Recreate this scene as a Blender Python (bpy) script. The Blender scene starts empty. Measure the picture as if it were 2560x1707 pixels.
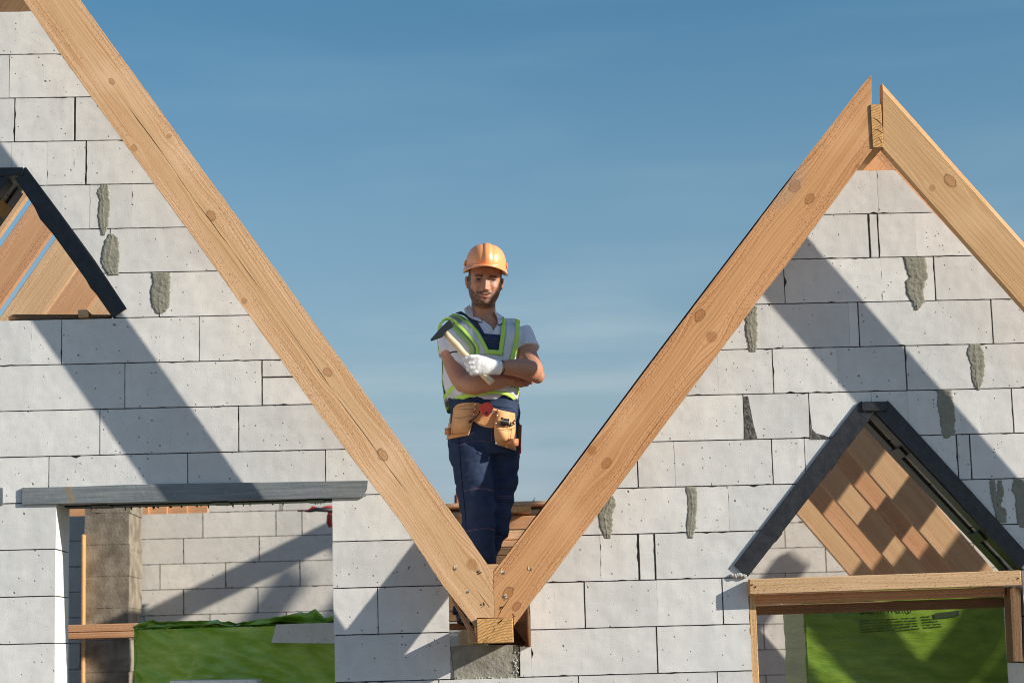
import bpy, bmesh, math, random
import numpy as np
from mathutils import Vector, Matrix, noise
from mathutils.bvhtree import BVHTree
from mathutils.geometry import tessellate_polygon

random.seed(7)
scene = bpy.context.scene
COL = scene.collection

# ------------------------------------------------------------------ camera
F_PX, PITCH, YAW, ROLL = 5000.0, 0.1510409, -0.0407833, -0.0280906
CAM = Vector((0.0, -8.7004, 0.13215))
def cam_axes():
    cp, sp, cy, sy = math.cos(PITCH), math.sin(PITCH), math.cos(YAW), math.sin(YAW)
    fw = Vector((-sy*cp, cy*cp, sp)); rt = Vector((cy, sy, 0)); up = rt.cross(fw)
    c, s = math.cos(ROLL), math.sin(ROLL)
    return c*rt + s*up, -s*rt + c*up, fw
RT, UP, FW = cam_axes()
cd = bpy.data.cameras.new('camera'); cam = bpy.data.objects.new('camera', cd); COL.objects.link(cam)
M = Matrix((RT, UP, -FW)).transposed().to_4x4(); M.translation = CAM
cam.matrix_world = M
cd.sensor_width = 36.0; cd.lens = F_PX/2560*36.0; cd.clip_end = 5000; cd.clip_start = 0.05
cd.dof.use_dof = True; cd.dof.focus_distance = 8.85; cd.dof.aperture_fstop = 5.0
scene.camera = cam

# ------------------------------------------------------------------ sky, sun, exposure
SUN = Vector((2.57, -1.0, 1.17)).normalized()
EL = math.asin(SUN.z); AZ = math.atan2(SUN.x, SUN.y)
w = bpy.data.worlds.new('World'); scene.world = w; w.use_nodes = True
nt = w.node_tree; nt.nodes.clear()
def N(nt, t, **kw):
    n = nt.nodes.new(t)
    for k, v in kw.items():
        if k in ('op',): n.operation = v
        elif hasattr(n, k): setattr(n, k, v)
        else: n.inputs[k].default_value = v
    return n
out = N(nt, 'ShaderNodeOutputWorld'); bg = N(nt, 'ShaderNodeBackground')
sky = N(nt, 'ShaderNodeTexSky'); sky.sky_type = 'NISHITA'; sky.sun_disc = False
sky.sun_elevation = EL; sky.sun_rotation = AZ
sky.altitude = 300; sky.air_density = 1.0; sky.dust_density = 0.6; sky.ozone_density = 2.0
# thin streaky cloud low in the sky
tc = N(nt, 'ShaderNodeTexCoord'); sep = N(nt, 'ShaderNodeSeparateXYZ')
nt.links.new(tc.outputs['Generated'], sep.inputs[0])
mp = N(nt, 'ShaderNodeMapping'); mp.inputs['Scale'].default_value = (5.0, 5.0, 34.0)
nt.links.new(tc.outputs['Generated'], mp.inputs[0])
nz = N(nt, 'ShaderNodeTexNoise'); nz.inputs['Scale'].default_value = 1.3; nz.inputs['Detail'].default_value = 4; nz.inputs['Roughness'].default_value = .45
nt.links.new(mp.outputs[0], nz.inputs['Vector'])
mr = N(nt, 'ShaderNodeMapRange'); mr.inputs['From Min'].default_value = .48; mr.inputs['From Max'].default_value = .75; mr.inputs['To Max'].default_value = .55
nt.links.new(nz.outputs[0], mr.inputs[0])
me = N(nt, 'ShaderNodeMapRange'); me.inputs['From Min'].default_value = .04; me.inputs['From Max'].default_value = .20; me.inputs['To Min'].default_value = 1; me.inputs['To Max'].default_value = 0.12
nt.links.new(sep.outputs['Z'], me.inputs[0])
mm = N(nt, 'ShaderNodeMath', op='MULTIPLY'); nt.links.new(mr.outputs[0], mm.inputs[0]); nt.links.new(me.outputs[0], mm.inputs[1])
mx = N(nt, 'ShaderNodeMix'); mx.data_type = 'RGBA'; mx.inputs['B'].default_value = (6.2, 6.6, 7.0, 1)
nt.links.new(mm.outputs[0], mx.inputs['Factor']); nt.links.new(sky.outputs[0], mx.inputs['A'])
cr = N(nt, 'ShaderNodeValToRGB'); e_ = cr.color_ramp.elements
e_[0].position = .085; e_[0].color = (.64, .675, .745, 1); e_[1].position = .31; e_[1].color = (.54, .85, .88, 1)
x_ = e_.new(.22); x_.color = (.76, .91, .88, 1)
x_ = e_.new(.128); x_.color = (.855, .85, .81, 1)
x_ = e_.new(.33); x_.color = (.53, .85, .90, 1); x_ = e_.new(.62); x_.color = (.66, .93, 1.16, 1)
nt.links.new(sep.outputs['Z'], cr.inputs[0])
mt = N(nt, 'ShaderNodeMix'); mt.data_type = 'RGBA'; mt.blend_type = 'MULTIPLY'; mt.inputs['Factor'].default_value = 1
nt.links.new(mx.outputs['Result'], mt.inputs['A']); nt.links.new(cr.outputs[0], mt.inputs['B'])
nt.links.new(mt.outputs['Result'], bg.inputs['Color']); bg.inputs['Strength'].default_value = 0.10
nt.links.new(bg.outputs[0], out.inputs[0])
sd = bpy.data.lights.new('sun', 'SUN'); sd.energy = 5.0; sd.angle = math.radians(0.55); sd.color = (1.0, .93, .82)
so = bpy.data.objects.new('sun', sd); COL.objects.link(so)
so.rotation_euler = (-SUN).to_track_quat('-Z', 'Y').to_euler(); so.location = SUN*30
vs = scene.view_settings; vs.view_transform = 'Standard'; vs.look = 'None'; vs.gamma = 1; vs.use_curve_mapping = False
vs.exposure = 0.35
scene.render.engine = 'CYCLES'; scene.cycles.max_bounces = 6; scene.cycles.filter_width = 1.05

# ------------------------------------------------------------------ helpers
def W(u, v, Y=0.0):
    """the point at depth Y behind the wall face that shows at photograph position u, v"""
    d = FW + RT*((u-1280)/F_PX) + UP*((853.5-v)/F_PX)
    return CAM + d*((Y-CAM.y)/d.y)
def ray(u, v):
    return (FW + RT*((u-1280)/F_PX) + UP*((853.5-v)/F_PX)).normalized()
def pix(P):
    d = P-CAM; k = d.dot(FW)
    return 1280+F_PX*d.dot(RT)/k, 853.5-F_PX*d.dot(UP)/k
def Xat(u, z, Y=0.0):
    a = (u-1280)/F_PX; d0 = Vector((-CAM.x, Y-CAM.y, z-CAM.z)); q = RT - a*FW
    return -(d0.dot(q))/q.x
def tag(o, label=None, cat=None, group=None, kind=None):
    if label: o['label'] = label
    if cat: o['category'] = cat
    if group: o['group'] = group
    if kind: o['kind'] = kind
    return o
def empty(name, loc, label, cat, group=None, rot=None):
    o = bpy.data.objects.new(name, None); COL.objects.link(o); o.empty_display_size = .1
    o.matrix_world = Matrix.Translation(Vector(loc)) @ (rot.to_4x4() if rot else Matrix())
    return tag(o, label, cat, group)
WM = {}
def setM(o, m): WM[o.name] = m; return o
def obj(name, bm, mats, parent=None, smooth=False, frame=None):
    """bm in world coordinates -> one mesh object; frame: its own local frame"""
    me = bpy.data.meshes.new(name)
    if isinstance(bm, bpy.types.Mesh): me = bm; me.name = name
    else: bm.to_mesh(me); bm.free()
    fr = frame if frame is not None else (Matrix.Translation(me.vertices[0].co) if parent is None and len(me.vertices) else (parent.matrix_world.copy() if parent else Matrix()))
    me.transform(fr.inverted())
    o = bpy.data.objects.new(name, me); COL.objects.link(o)
    for m in (mats if isinstance(mats, (list, tuple)) else [mats]): me.materials.append(m)
    if parent is not None:
        o.parent = parent
        o.matrix_parent_inverse = Matrix()
        pm = PW.get(parent.name, parent.matrix_world)
        o.matrix_basis = pm.inverted() @ fr
    else: o.matrix_world = fr
    PW[o.name] = fr.copy()
    if smooth: me.polygons.foreach_set('use_smooth', [True]*len(me.polygons))
    return o
PW = {}
_empty = empty
def empty(name, loc, *a, **k):
    o = _empty(name, loc, *a, **k); PW[o.name] = Matrix.Translation(Vector(loc)); o.matrix_world = PW[o.name]; return o

def prism(bm, front, back):
    """closed solid between two matching outlines"""
    n = len(front)
    a = [bm.verts.new(p) for p in front]; b = [bm.verts.new(p) for p in back]
    fs = [bm.faces.new(a), bm.faces.new(b[::-1])]
    for i in range(n):
        j = (i+1) % n
        fs.append(bm.faces.new((a[j], a[i], b[i], b[j])))
    return fs
def fix(bm):
    bmesh.ops.recalc_face_normals(bm, faces=bm.faces[:]); return bm
def box(bm, lo, hi, jit=0):
    x0, y0, z0 = lo; x1, y1, z1 = hi
    f = [Vector(p) for p in ((x0, y0, z0), (x1, y0, z0), (x1, y0, z1), (x0, y0, z1))]
    return prism(bm, f, [Vector((p.x, y1, p.z)) for p in f])
def bevel(bm, w=.002, seg=1):
    bmesh.ops.bevel(bm, geom=bm.edges[:], offset=w, segments=seg, affect='EDGES', clamp_overlap=True); return bm
def tube(bm, pts, rads, seg=16, ref=Vector((0, 1, 0)), caps=True):
    """rads: list of (across, depth) or float"""
    pts = [Vector(p) for p in pts]; rings = []
    for i, p in enumerate(pts):
        t = (pts[min(i+1, len(pts)-1)] - pts[max(i-1, 0)]).normalized()
        d = (ref - t*ref.dot(t))
        d = d.normalized() if d.length > 1e-4 else t.orthogonal().normalized()
        s = d.cross(t)
        r = rads[i] if isinstance(rads, (list, tuple)) else rads
        ra, rb = r if isinstance(r, (list, tuple)) else (r, r)
        rings.append([bm.verts.new(p + s*(ra*math.cos(2*math.pi*k/seg)) + d*(rb*math.sin(2*math.pi*k/seg))) for k in range(seg)])
    for a, b in zip(rings, rings[1:]):
        for k in range(seg):
            bm.faces.new((a[k], a[(k+1) % seg], b[(k+1) % seg], b[k]))
    if caps:
        bm.faces.new(rings[0][::-1]); bm.faces.new(rings[-1])
    return bm
def ball(bm, c, r, u=16, v=10, rot=None):
    m = Matrix.Translation(Vector(c)) @ (rot.to_4x4() if rot else Matrix()) @ Matrix.Diagonal((*r, 1)) if isinstance(r, (tuple, list)) else Matrix.Translation(Vector(c)) @ Matrix.Scale(r, 4)
    bmesh.ops.create_uvsphere(bm, u_segments=u, v_segments=v, radius=1, matrix=m); return bm
def remesh(bm, voxel, smooth=2, disp=None):
    me = bpy.data.meshes.new('tmp'); fix(bm); bm.to_mesh(me); bm.free()
    o = bpy.data.objects.new('tmp', me); COL.objects.link(o)
    m = o.modifiers.new('r', 'REMESH'); m.mode = 'VOXEL'; m.voxel_size = voxel
    if smooth:
        s = o.modifiers.new('s', 'SMOOTH'); s.iterations = smooth; s.factor = .6
    dg = bpy.context.evaluated_depsgraph_get(); dg.update()
    res = bpy.data.meshes.new_from_object(o.evaluated_get(dg))
    bpy.data.objects.remove(o); bpy.data.meshes.remove(me)
    if disp:
        nrm = [v.normal.copy() for v in res.vertices]
        for v, nn in zip(res.vertices, nrm): v.co += nn*disp(v.co)
    return res
def bvh_of(me):
    return BVHTree.FromPolygons([v.co.copy() for v in me.vertices], [tuple(p.vertices) for p in me.polygons])

# ------------------------------------------------------------------ materials
def mat(name, color, rough=.7, spec=.3, metal=0, bump=None, var=None, coat=0, sss=0, trans=0):
    m = bpy.data.materials.new(name); m.use_nodes = True; nt = m.node_tree
    b = nt.nodes['Principled BSDF']
    b.inputs['Base Color'].default_value = (*color, 1); b.inputs['Roughness'].default_value = rough
    b.inputs['Specular IOR Level'].default_value = spec; b.inputs['Metallic'].default_value = metal
    b.inputs['Coat Weight'].default_value = coat
    b.inputs['Subsurface Weight'].default_value = sss
    if sss: b.inputs['Subsurface Radius'].default_value = (.01, .004, .002)
    tcn = N(nt, 'ShaderNodeTexCoord')
    if var:   # (scale, strength, colour2)
        n = N(nt, 'ShaderNodeTexNoise'); n.inputs['Scale'].default_value = var[0]; n.inputs['Detail'].default_value = 5
        nt.links.new(tcn.outputs['Object'], n.inputs['Vector'])
        r = N(nt, 'ShaderNodeMapRange'); r.inputs['From Min'].default_value = .35; r.inputs['From Max'].default_value = .65; r.inputs['To Max'].default_value = var[1]
        nt.links.new(n.outputs[0], r.inputs[0])
        x = N(nt, 'ShaderNodeMix'); x.data_type = 'RGBA'; x.inputs['A'].default_value = (*color, 1); x.inputs['B'].default_value = (*var[2], 1)
        nt.links.new(r.outputs[0], x.inputs['Factor']); nt.links.new(x.outputs['Result'], b.inputs['Base Color'])
    if bump:  # (scale, distance)
        n = N(nt, 'ShaderNodeTexNoise'); n.inputs['Scale'].default_value = bump[0]; n.inputs['Detail'].default_value = 4
        if len(bump) > 2:
            mpn = N(nt, 'ShaderNodeMapping'); mpn.inputs['Scale'].default_value = bump[2]
            nt.links.new(tcn.outputs['Object'], mpn.inputs[0]); nt.links.new(mpn.outputs[0], n.inputs['Vector'])
        else: nt.links.new(tcn.outputs['Object'], n.inputs['Vector'])
        bp = N(nt, 'ShaderNodeBump'); bp.inputs['Distance'].default_value = bump[1]; bp.inputs['Strength'].default_value = 1
        nt.links.new(n.outputs[0], bp.inputs['Height']); nt.links.new(bp.outputs[0], b.inputs['Normal'])
    return m

class G:
    """small node-graph helper"""
    def __init__(s, m): s.m = m; s.nt = m.node_tree; s.b = s.nt.nodes['Principled BSDF']
    def val(s, x, sock):
        if isinstance(x, (int, float)): sock.default_value = x
        elif isinstance(x, tuple): sock.default_value = x if len(x) == len(sock.default_value) else (*x, 1)
        else: s.nt.links.new(x, sock)
    def math(s, op, a, b=0, c=None, clamp=False):
        n = N(s.nt, 'ShaderNodeMath', op=op); n.use_clamp = clamp
        s.val(a, n.inputs[0]); s.val(b, n.inputs[1])
        if c is not None: s.val(c, n.inputs[2])
        return n.outputs[0]
    def comb(s, x, y, z=0):
        n = N(s.nt, 'ShaderNodeCombineXYZ'); s.val(x, n.inputs[0]); s.val(y, n.inputs[1]); s.val(z, n.inputs[2]); return n.outputs[0]
    def noise(s, vec, scale, detail=3, rough=.5, out=0):
        n = N(s.nt, 'ShaderNodeTexNoise'); s.val(vec, n.inputs['Vector']); n.inputs['Scale'].default_value = scale
        n.inputs['Detail'].default_value = detail; n.inputs['Roughness'].default_value = rough; return n.outputs[out]
    def vor(s, vec, scale, out='Distance'):
        n = N(s.nt, 'ShaderNodeTexVoronoi'); s.val(vec, n.inputs['Vector']); n.inputs['Scale'].default_value = scale; return n
    def rng(s, x, a, b, c=0, d=1):
        n = N(s.nt, 'ShaderNodeMapRange'); s.val(x, n.inputs[0])
        for i, q in zip(('From Min', 'From Max', 'To Min', 'To Max'), (a, b, c, d)): s.val(q, n.inputs[i])
        return n.outputs[0]
    def mix(s, f, a, b, blend='MIX'):
        n = N(s.nt, 'ShaderNodeMix'); n.data_type = 'RGBA'; n.blend_type = blend
        s.val(f, n.inputs['Factor']); s.val(a, n.inputs['A']); s.val(b, n.inputs['B']); return n.outputs['Result']
    def bump(s, h, dist, prev=None):
        n = N(s.nt, 'ShaderNodeBump'); n.inputs['Distance'].default_value = dist; s.val(h, n.inputs['Height'])
        if prev is not None: s.nt.links.new(prev, n.inputs['Normal'])
        return n.outputs[0]
    def coords(s):
        n = N(s.nt, 'ShaderNodeTexCoord'); p = N(s.nt, 'ShaderNodeSeparateXYZ'); s.nt.links.new(n.outputs['Object'], p.inputs[0])
        return n.outputs['Object'], p.outputs[0], p.outputs[1], p.outputs[2], n

def aac_material(name, base=(.745, .728, .700)):
    """aerated concrete block: off-white, fine pits, sawn texture, per-block tone"""
    m = mat(name, base, .92, .15); g = G(m); co, x, y, z, _ = g.coords()
    a = N(g.nt, 'ShaderNodeAttribute'); a.attribute_name = 'tone'
    t = a.outputs['Fac']
    big = g.noise(co, 2.2, 3); mid = g.noise(co, 16, 4)
    f = g.math('ADD', g.math('MULTIPLY', big, .5), g.math('MULTIPLY', mid, .5))
    c = g.mix(g.rng(f, .38, .62), tuple(v*.94 for v in base), tuple(min(1, v*1.05) for v in base))
    c = g.mix(1.0, c, g.comb(g.rng(t, 0, 1, .90, 1.04), g.rng(t, 0, 1, .91, 1.04), g.rng(t, 0, 1, .915, 1.03)), 'MULTIPLY')
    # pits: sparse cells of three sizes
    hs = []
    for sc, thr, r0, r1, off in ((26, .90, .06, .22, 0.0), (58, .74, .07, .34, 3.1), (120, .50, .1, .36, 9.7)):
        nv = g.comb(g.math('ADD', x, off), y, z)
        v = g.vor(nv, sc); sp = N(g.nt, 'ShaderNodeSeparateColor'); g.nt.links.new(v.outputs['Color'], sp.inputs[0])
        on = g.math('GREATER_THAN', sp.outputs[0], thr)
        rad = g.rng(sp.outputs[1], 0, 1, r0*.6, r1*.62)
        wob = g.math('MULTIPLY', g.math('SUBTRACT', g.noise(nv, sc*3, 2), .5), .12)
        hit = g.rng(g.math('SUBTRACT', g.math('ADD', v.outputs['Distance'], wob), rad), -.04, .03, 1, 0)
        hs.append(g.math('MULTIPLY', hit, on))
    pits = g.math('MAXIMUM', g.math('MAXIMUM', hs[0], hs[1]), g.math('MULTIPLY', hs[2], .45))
    c = g.mix(g.math('MULTIPLY', pits, .78), c, (.13, .115, .105))  # dark colour stands in for the shade inside the pits
    # dusty streaks and faint smears
    st = g.noise(g.comb(g.math('MULTIPLY', x, 9), y, g.math('MULTIPLY', z, 1.5)), 3, 4)
    c = g.mix(g.rng(st, .56, .76, 0, .22), c, (.52, .49, .44))
    arc = g.math('SINE', g.math('MULTIPLY', g.math('SQRT', g.math('ADD', g.math('POWER', g.math('ADD', x, g.math('MULTIPLY', t, 5)), 2), g.math('POWER', g.math('ADD', z, g.math('MULTIPLY', t, 2)), 2))), 260))
    scr = g.math('MULTIPLY', g.rng(arc, .6, 1, 0, 1), g.rng(g.noise(co, 3.1, 2), .52, .66))
    c = g.mix(g.math('MULTIPLY', scr, .10), c, (.88, .87, .84))
    dirt = g.rng(g.noise(co, 1.1, 5, .65), .58, .74, 0, .11)
    c = g.mix(dirt, c, (.46, .41, .34))
    g.val(c, g.b.inputs['Base Color'])
    h = g.math('SUBTRACT', g.math('MULTIPLY', g.noise(co, 240, 3, .6), .35), g.math('MULTIPLY', pits, 1.0))
    saw = g.noise(g.comb(g.math('MULTIPLY', x, 300), y, g.math('MULTIPLY', z, 24)), 1, 2)
    h2 = g.math('ADD', h, g.math('MULTIPLY', saw, .10))
    n1 = g.bump(g.noise(co, 7, 2), .006)
    g.val(g.bump(h2, .0022, n1), g.b.inputs['Normal'])
    return m

def wood_material(name, light=(.80, .54, .32), dark=(.53, .29, .14), knots=(), crack=None, rough=.8, seed=0.0, flecks=1.0, stain=None):
    """sawn pine. local x runs along the timber. knots: (x, z, r); crack: (z0, x0, x1)"""
    m = mat(name, light, rough, .2); g = G(m); co, x, y, z, tcn = g.coords()
    oi = N(g.nt, 'ShaderNodeObjectInfo')
    xo = g.math('ADD', x, g.math('MULTIPLY', oi.outputs['Random'], 37.0)); xo = g.math('ADD', xo, seed)
    v = g.math('ADD', z, y); v0 = v
    km = None; kr = None
    for i, (kx, kz, r) in enumerate(knots):
        dx = g.math('SUBTRACT', x, kx); dz = g.math('SUBTRACT', v0, kz)
        qx = g.math('MULTIPLY', dx, 1/(5.5*r)); qz = g.math('MULTIPLY', dz, 1/(2.9*r))
        e = g.math('POWER', 2.718, g.math('MULTIPLY', g.math('ADD', g.math('MULTIPLY', qx, qx), g.math('MULTIPLY', qz, qz)), -1))
        v = g.math('SUBTRACT', v, g.math('MULTIPLY', g.math('MULTIPLY', dz, e), .85))
        d = g.math('SQRT', g.math('ADD', g.math('MULTIPLY', g.math('MULTIPLY', dx, dx), (.42, .9, .6)[i % 3]), g.math('MULTIPLY', dz, dz)))
        d = g.math('MULTIPLY', d, 1/r)
        d = g.math('ADD', d, g.math('MULTIPLY', g.math('SUBTRACT', g.noise(co, 34, 4, .65), .5), 1.15))
        k = g.rng(d, .45, 1.25, 1, 0); ring = g.math('MULTIPLY', g.rng(g.math('ABSOLUTE', g.math('SUBTRACT', d, .95)), 0, .22, 1, 0), (.9, .45, .7)[i % 3])
        inner = g.rng(g.math('SINE', g.math('ADD', g.math('MULTIPLY', d, 9), g.math('MULTIPLY', g.noise(co, 45, 2), 5))), .2, 1, 0, .35)
        ring = g.math('MAXIMUM', ring, g.math('MULTIPLY', k, inner))
        km = k if km is None else g.math('MAXIMUM', km, k); kr = ring if kr is None else g.math('MAXIMUM', kr, ring)
    wv = g.comb(g.math('MULTIPLY', xo, 1.1), g.math('MULTIPLY', v, 7), y)
    warp = g.math('MULTIPLY', g.math('SUBTRACT', g.noise(wv, 1, 3), .5), .055)
    vv = g.math('ADD', v, warp)
    band = g.noise(g.comb(g.math('MULTIPLY', xo, .35), g.math('MULTIPLY', vv, 20), 0), 1, 2)
    lines = g.noise(g.comb(g.math('MULTIPLY', xo, .9), g.math('MULTIPLY', vv, 110), g.math('MULTIPLY', y, 6)), 1, 3, .6)
    late = g.rng(g.math('SINE', g.math('ADD', g.math('MULTIPLY', vv, 520), g.math('MULTIPLY', band, 16))), .1, 1.0, 0, 1)
    fz = g.math('ADD', g.math('MULTIPLY', g.rng(band, .3, .7), .30), g.math('ADD', g.math('MULTIPLY', g.rng(lines, .38, .64), .58), g.math('MULTIPLY', late, .34)))
    c = g.mix(g.math('MULTIPLY', fz, .95), light, dark)
    # heartwood: a duller, yellower belt wandering along the middle
    hb = g.math('ABSOLUTE', g.math('ADD', g.math('SUBTRACT', v0, .10), g.math('MULTIPLY', g.math('SUBTRACT', g.noise(g.comb(xo, 2.2, 0), .9, 2), .5), .12)))
    heart = g.rng(g.math('ADD', hb, g.math('MULTIPLY', g.math('SUBTRACT', lines, .5), .03)), .022, .060, 1, 0)
    c = g.mix(g.math('MULTIPLY', heart, .42), c, (light[0]*.74, light[1]*.72, light[2]*.60))
    # whole-board tone
    c = g.mix(g.math('MULTIPLY', oi.outputs['Random'], .35), c, g.mix(.6, c, dark))
    fl = g.noise(g.comb(g.math('ADD', g.math('MULTIPLY', xo, 75), g.math('MULTIPLY', v0, -60)), g.math('ADD', g.math('MULTIPLY', v0, 330), g.math('MULTIPLY', x, 60)), y), 1, 2)
    flm = g.rng(fl, .575, .67, 0, .95*flecks)
    dist = g.math('MULTIPLY', g.rng(g.noise(g.comb(xo, g.math('MULTIPLY', v0, 5), 0), 2.5, 2), .36, .58, .2, 1), g.math('SUBTRACT', 1, g.math('MULTIPLY', heart, .75)))
    flm = g.math('MULTIPLY', flm, dist)
    c = g.mix(flm, c, tuple(q*.62 for q in dark))
    patch = g.rng(g.noise(co, 3.3, 3), .52, .74, 0, .28)
    c = g.mix(patch, c, (light[0]*1.08, light[1]*1.12, light[2]*1.2))
    if km is not None:
        c = g.mix(g.math('MULTIPLY', km, .66), c, (dark[0]*.9, dark[1]*.8, dark[2]*.75))
        c = g.mix(g.math('MULTIPLY', kr, .8), c, (.15, .065, .025))
    if stain:   # (x, z, rx, rz)
        sx, sz, rx, rz = stain
        qx = g.math('MULTIPLY', g.math('SUBTRACT', x, sx), 1/rx); qz = g.math('MULTIPLY', g.math('SUBTRACT', v0, sz), 1/rz)
        d = g.math('ADD', g.math('MULTIPLY', qx, qx), g.math('MULTIPLY', qz, qz))
        d = g.math('ADD', d, g.math('MULTIPLY', g.noise(co, 20, 3), .6))
        c = g.mix(g.rng(d, .5, 1.5, .35, 0), c, (.33, .27, .22))
    hgt = g.math('SUBTRACT', g.math('MULTIPLY', lines, .5), g.math('MULTIPLY', flm, .9))
    if crack:
        z0, x0, x1 = crack
        cz = g.math('ADD', z0, g.math('MULTIPLY', g.math('SUBTRACT', g.noise(g.comb(x, 0, 3.3), 1.5, 5, .55), .5), .034))
        dd = g.math('ABSOLUTE', g.math('SUBTRACT', v0, cz))
        wd = g.rng(g.noise(g.comb(x, 5.5, 0), 3.7, 2), .40, .64, -.0010, .0013)
        ins = g.math('MULTIPLY', g.math('GREATER_THAN', x, x0), g.math('LESS_THAN', x, x1))
        ck = g.math('MULTIPLY', g.rng(g.math('SUBTRACT', dd, wd), 0, .0012, 1, 0), ins)
        c = g.mix(g.math('MULTIPLY', ck, .85), c, (.05, .025, .012))
        hgt = g.math('SUBTRACT', hgt, g.math('MULTIPLY', ck, 1.5))
    # end grain on faces across the timber
    ge = N(g.nt, 'ShaderNodeNewGeometry'); vt = N(g.nt, 'ShaderNodeVectorTransform'); vt.vector_type = 'NORMAL'; vt.convert_from = 'WORLD'; vt.convert_to = 'OBJECT'
    g.nt.links.new(ge.outputs['True Normal'], vt.inputs[0]); sp = N(g.nt, 'ShaderNodeSeparateXYZ'); g.nt.links.new(vt.outputs[0], sp.inputs[0])
    endf = g.math('GREATER_THAN', g.math('ABSOLUTE', sp.outputs[0]), .8)
    ry = g.math('ADD', y, .16); rz = g.math('ADD', z, .26)
    rr = g.math('SQRT', g.math('ADD', g.math('MULTIPLY', ry, ry), g.math('MULTIPLY', rz, rz)))
    rr = g.math('ADD', rr, g.math('MULTIPLY', g.noise(co, 14, 3), .016))
    ringe = g.rng(g.math('SINE', g.math('MULTIPLY', rr, 560)), -.4, 1, 0, 1)
    ec = g.mix(g.math('MULTIPLY', ringe, .75), (.80, .46, .18), (.44, .20, .065))
    ec = g.mix(g.rng(g.noise(co, 90, 3), .5, .75, 0, .55), ec, (.24, .11, .045))
    c = g.mix(endf, c, ec)
    g.val(c, g.b.inputs['Base Color'])
    g.val(g.bump(hgt, .0018, g.bump(g.noise(g.comb(g.math('MULTIPLY', xo, 4), g.math('MULTIPLY', v0, 40), y), 1, 2), .0012)), g.b.inputs['Normal'])
    return m

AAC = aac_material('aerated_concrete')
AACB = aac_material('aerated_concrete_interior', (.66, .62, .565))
CORE = mat('joint_glue', (.11, .105, .095), .95, .1, bump=(120, .003), var=(60, .8, (.05, .048, .045)))
MORTAR = mat('mortar', (.30, .29, .235), .9, .2, bump=(95, .003), var=(24, .7, (.235, .225, .18)))
CONC = mat('cast_concrete', (.37, .345, .285), .9, .2, bump=(70, .004), var=(18, .85, (.21, .20, .17)))
ROUGHCONC = mat('rough_concrete', (.30, .26, .20), .95, .1, bump=(60, .004), var=(9, .9, (.15, .12, .09)))
STEEL = mat('black_painted_steel', (.0125, .0135, .018), .42, .5, bump=(70, .0012), var=(26, .5, (.045, .045, .05)))
GALV = mat('grey_primed_steel', (.185, .205, .215), .5, .5, metal=.0, bump=(50, .0008), var=(7, .8, (.12, .135, .145)))
WOOD = wood_material('pine_board')
WOODR = wood_material('pine_board_red', (.74, .43, .24), (.50, .23, .11), seed=5)
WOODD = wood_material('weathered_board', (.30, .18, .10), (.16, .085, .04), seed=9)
RUST = mat('rust', (.16, .06, .025), .9, .2)

# ------------------------------------------------------------------ ground
bm = bmesh.new(); bmesh.ops.create_grid(bm, x_segments=2, y_segments=2, size=1500); bmesh.ops.translate(bm, verts=bm.verts, vec=(0, 0, -1.52))
tag(obj('ground', bm, mat('ground_soil', (.22, .17, .12), .95, .1, bump=(3, .03), var=(1.4, .8, (.12, .10, .07)))), kind='structure')

# ------------------------------------------------------------------ block walls
def clip(poly, a, b, c):
    """keep the part of poly (list of (x,z)) where a*x+b*z+c >= 0"""
    out = []
    for i, p in enumerate(poly):
        q = poly[(i+1) % len(poly)]
        dp = a*p[0]+b*p[1]+c; dq = a*q[0]+b*q[1]+c
        if dp >= 0: out.append(p)
        if (dp >= 0) != (dq >= 0):
            t = dp/(dp-dq); out.append((p[0]+t*(q[0]-p[0]), p[1]+t*(q[1]-p[1])))
    return out
def side(p, q, keep):
    """half plane through p,q (x,z) that contains keep"""
    a, b = -(q[1]-p[1]), q[0]-p[0]; c = -(a*p[0]+b*p[1])
    if a*keep[0]+b*keep[1]+c < 0: a, b, c = -a, -b, -c
    return a, b, c
def area(poly):
    return abs(sum(p[0]*q[1]-q[0]*p[1] for p, q in zip(poly, poly[1:]+poly[:1])))/2
def ragged(poly, rnd, amp=.0010, step=.022, chip=.05):
    """outline with crumbly edges: small noise and a few bites"""
    cx = sum(p[0] for p in poly)/len(poly); cz = sum(p[1] for p in poly)/len(poly)
    if sum(p[0]*q[1]-q[0]*p[1] for p, q in zip(poly, poly[1:]+poly[:1])) < 0: poly = poly[::-1]
    out = []; s = rnd.random()*100
    for p, q in zip(poly, poly[1:]+poly[:1]):
        L = math.hypot(q[0]-p[0], q[1]-p[1])
        if L < 1e-5: continue
        n = max(1, int(L/step)); nx, nz = -(q[1]-p[1])/L, (q[0]-p[0])/L
        for i in range(n):
            t = i/n; s += .37
            d = amp*(noise.noise((s*2.1, cx*3, cz*3))+.4)
            if i == 0: d = amp*1.0; 
            elif rnd.random() < chip: d += rnd.uniform(.001, .0045) if rnd.random() > .08 else rnd.uniform(.004, .010)
            out.append((p[0]+t*(q[0]-p[0])+nx*d, p[1]+t*(q[1]-p[1])+nz*d))
    return out
NOCHIP = [0]
def block(bm, lay, poly, y0, y1, rnd, tone=None, amp=.0010):
    if len(poly) < 3 or area(poly) < 2e-4: return
    o = ragged(poly, rnd, amp, chip=0 if NOCHIP[0] else .05); yo = y0+rnd.uniform(0, .0014)
    fs = prism(bm, [Vector((x, yo, z)) for x, z in o], [Vector((x, y1, z)) for x, z in o])
    t = rnd.random() if tone is None else tone
    for f in fs: f[lay] = t
def quad(x0, x1, z0, z1): return [(x0, z0), (x1, z0), (x1, z1), (x0, z1)]
def xz(u, v, Y=0.0): p = W(u, v, Y); return (p.x, p.z)

TH = .32                                    # wall thickness
HG = .0020                                  # half a bed joint
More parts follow.
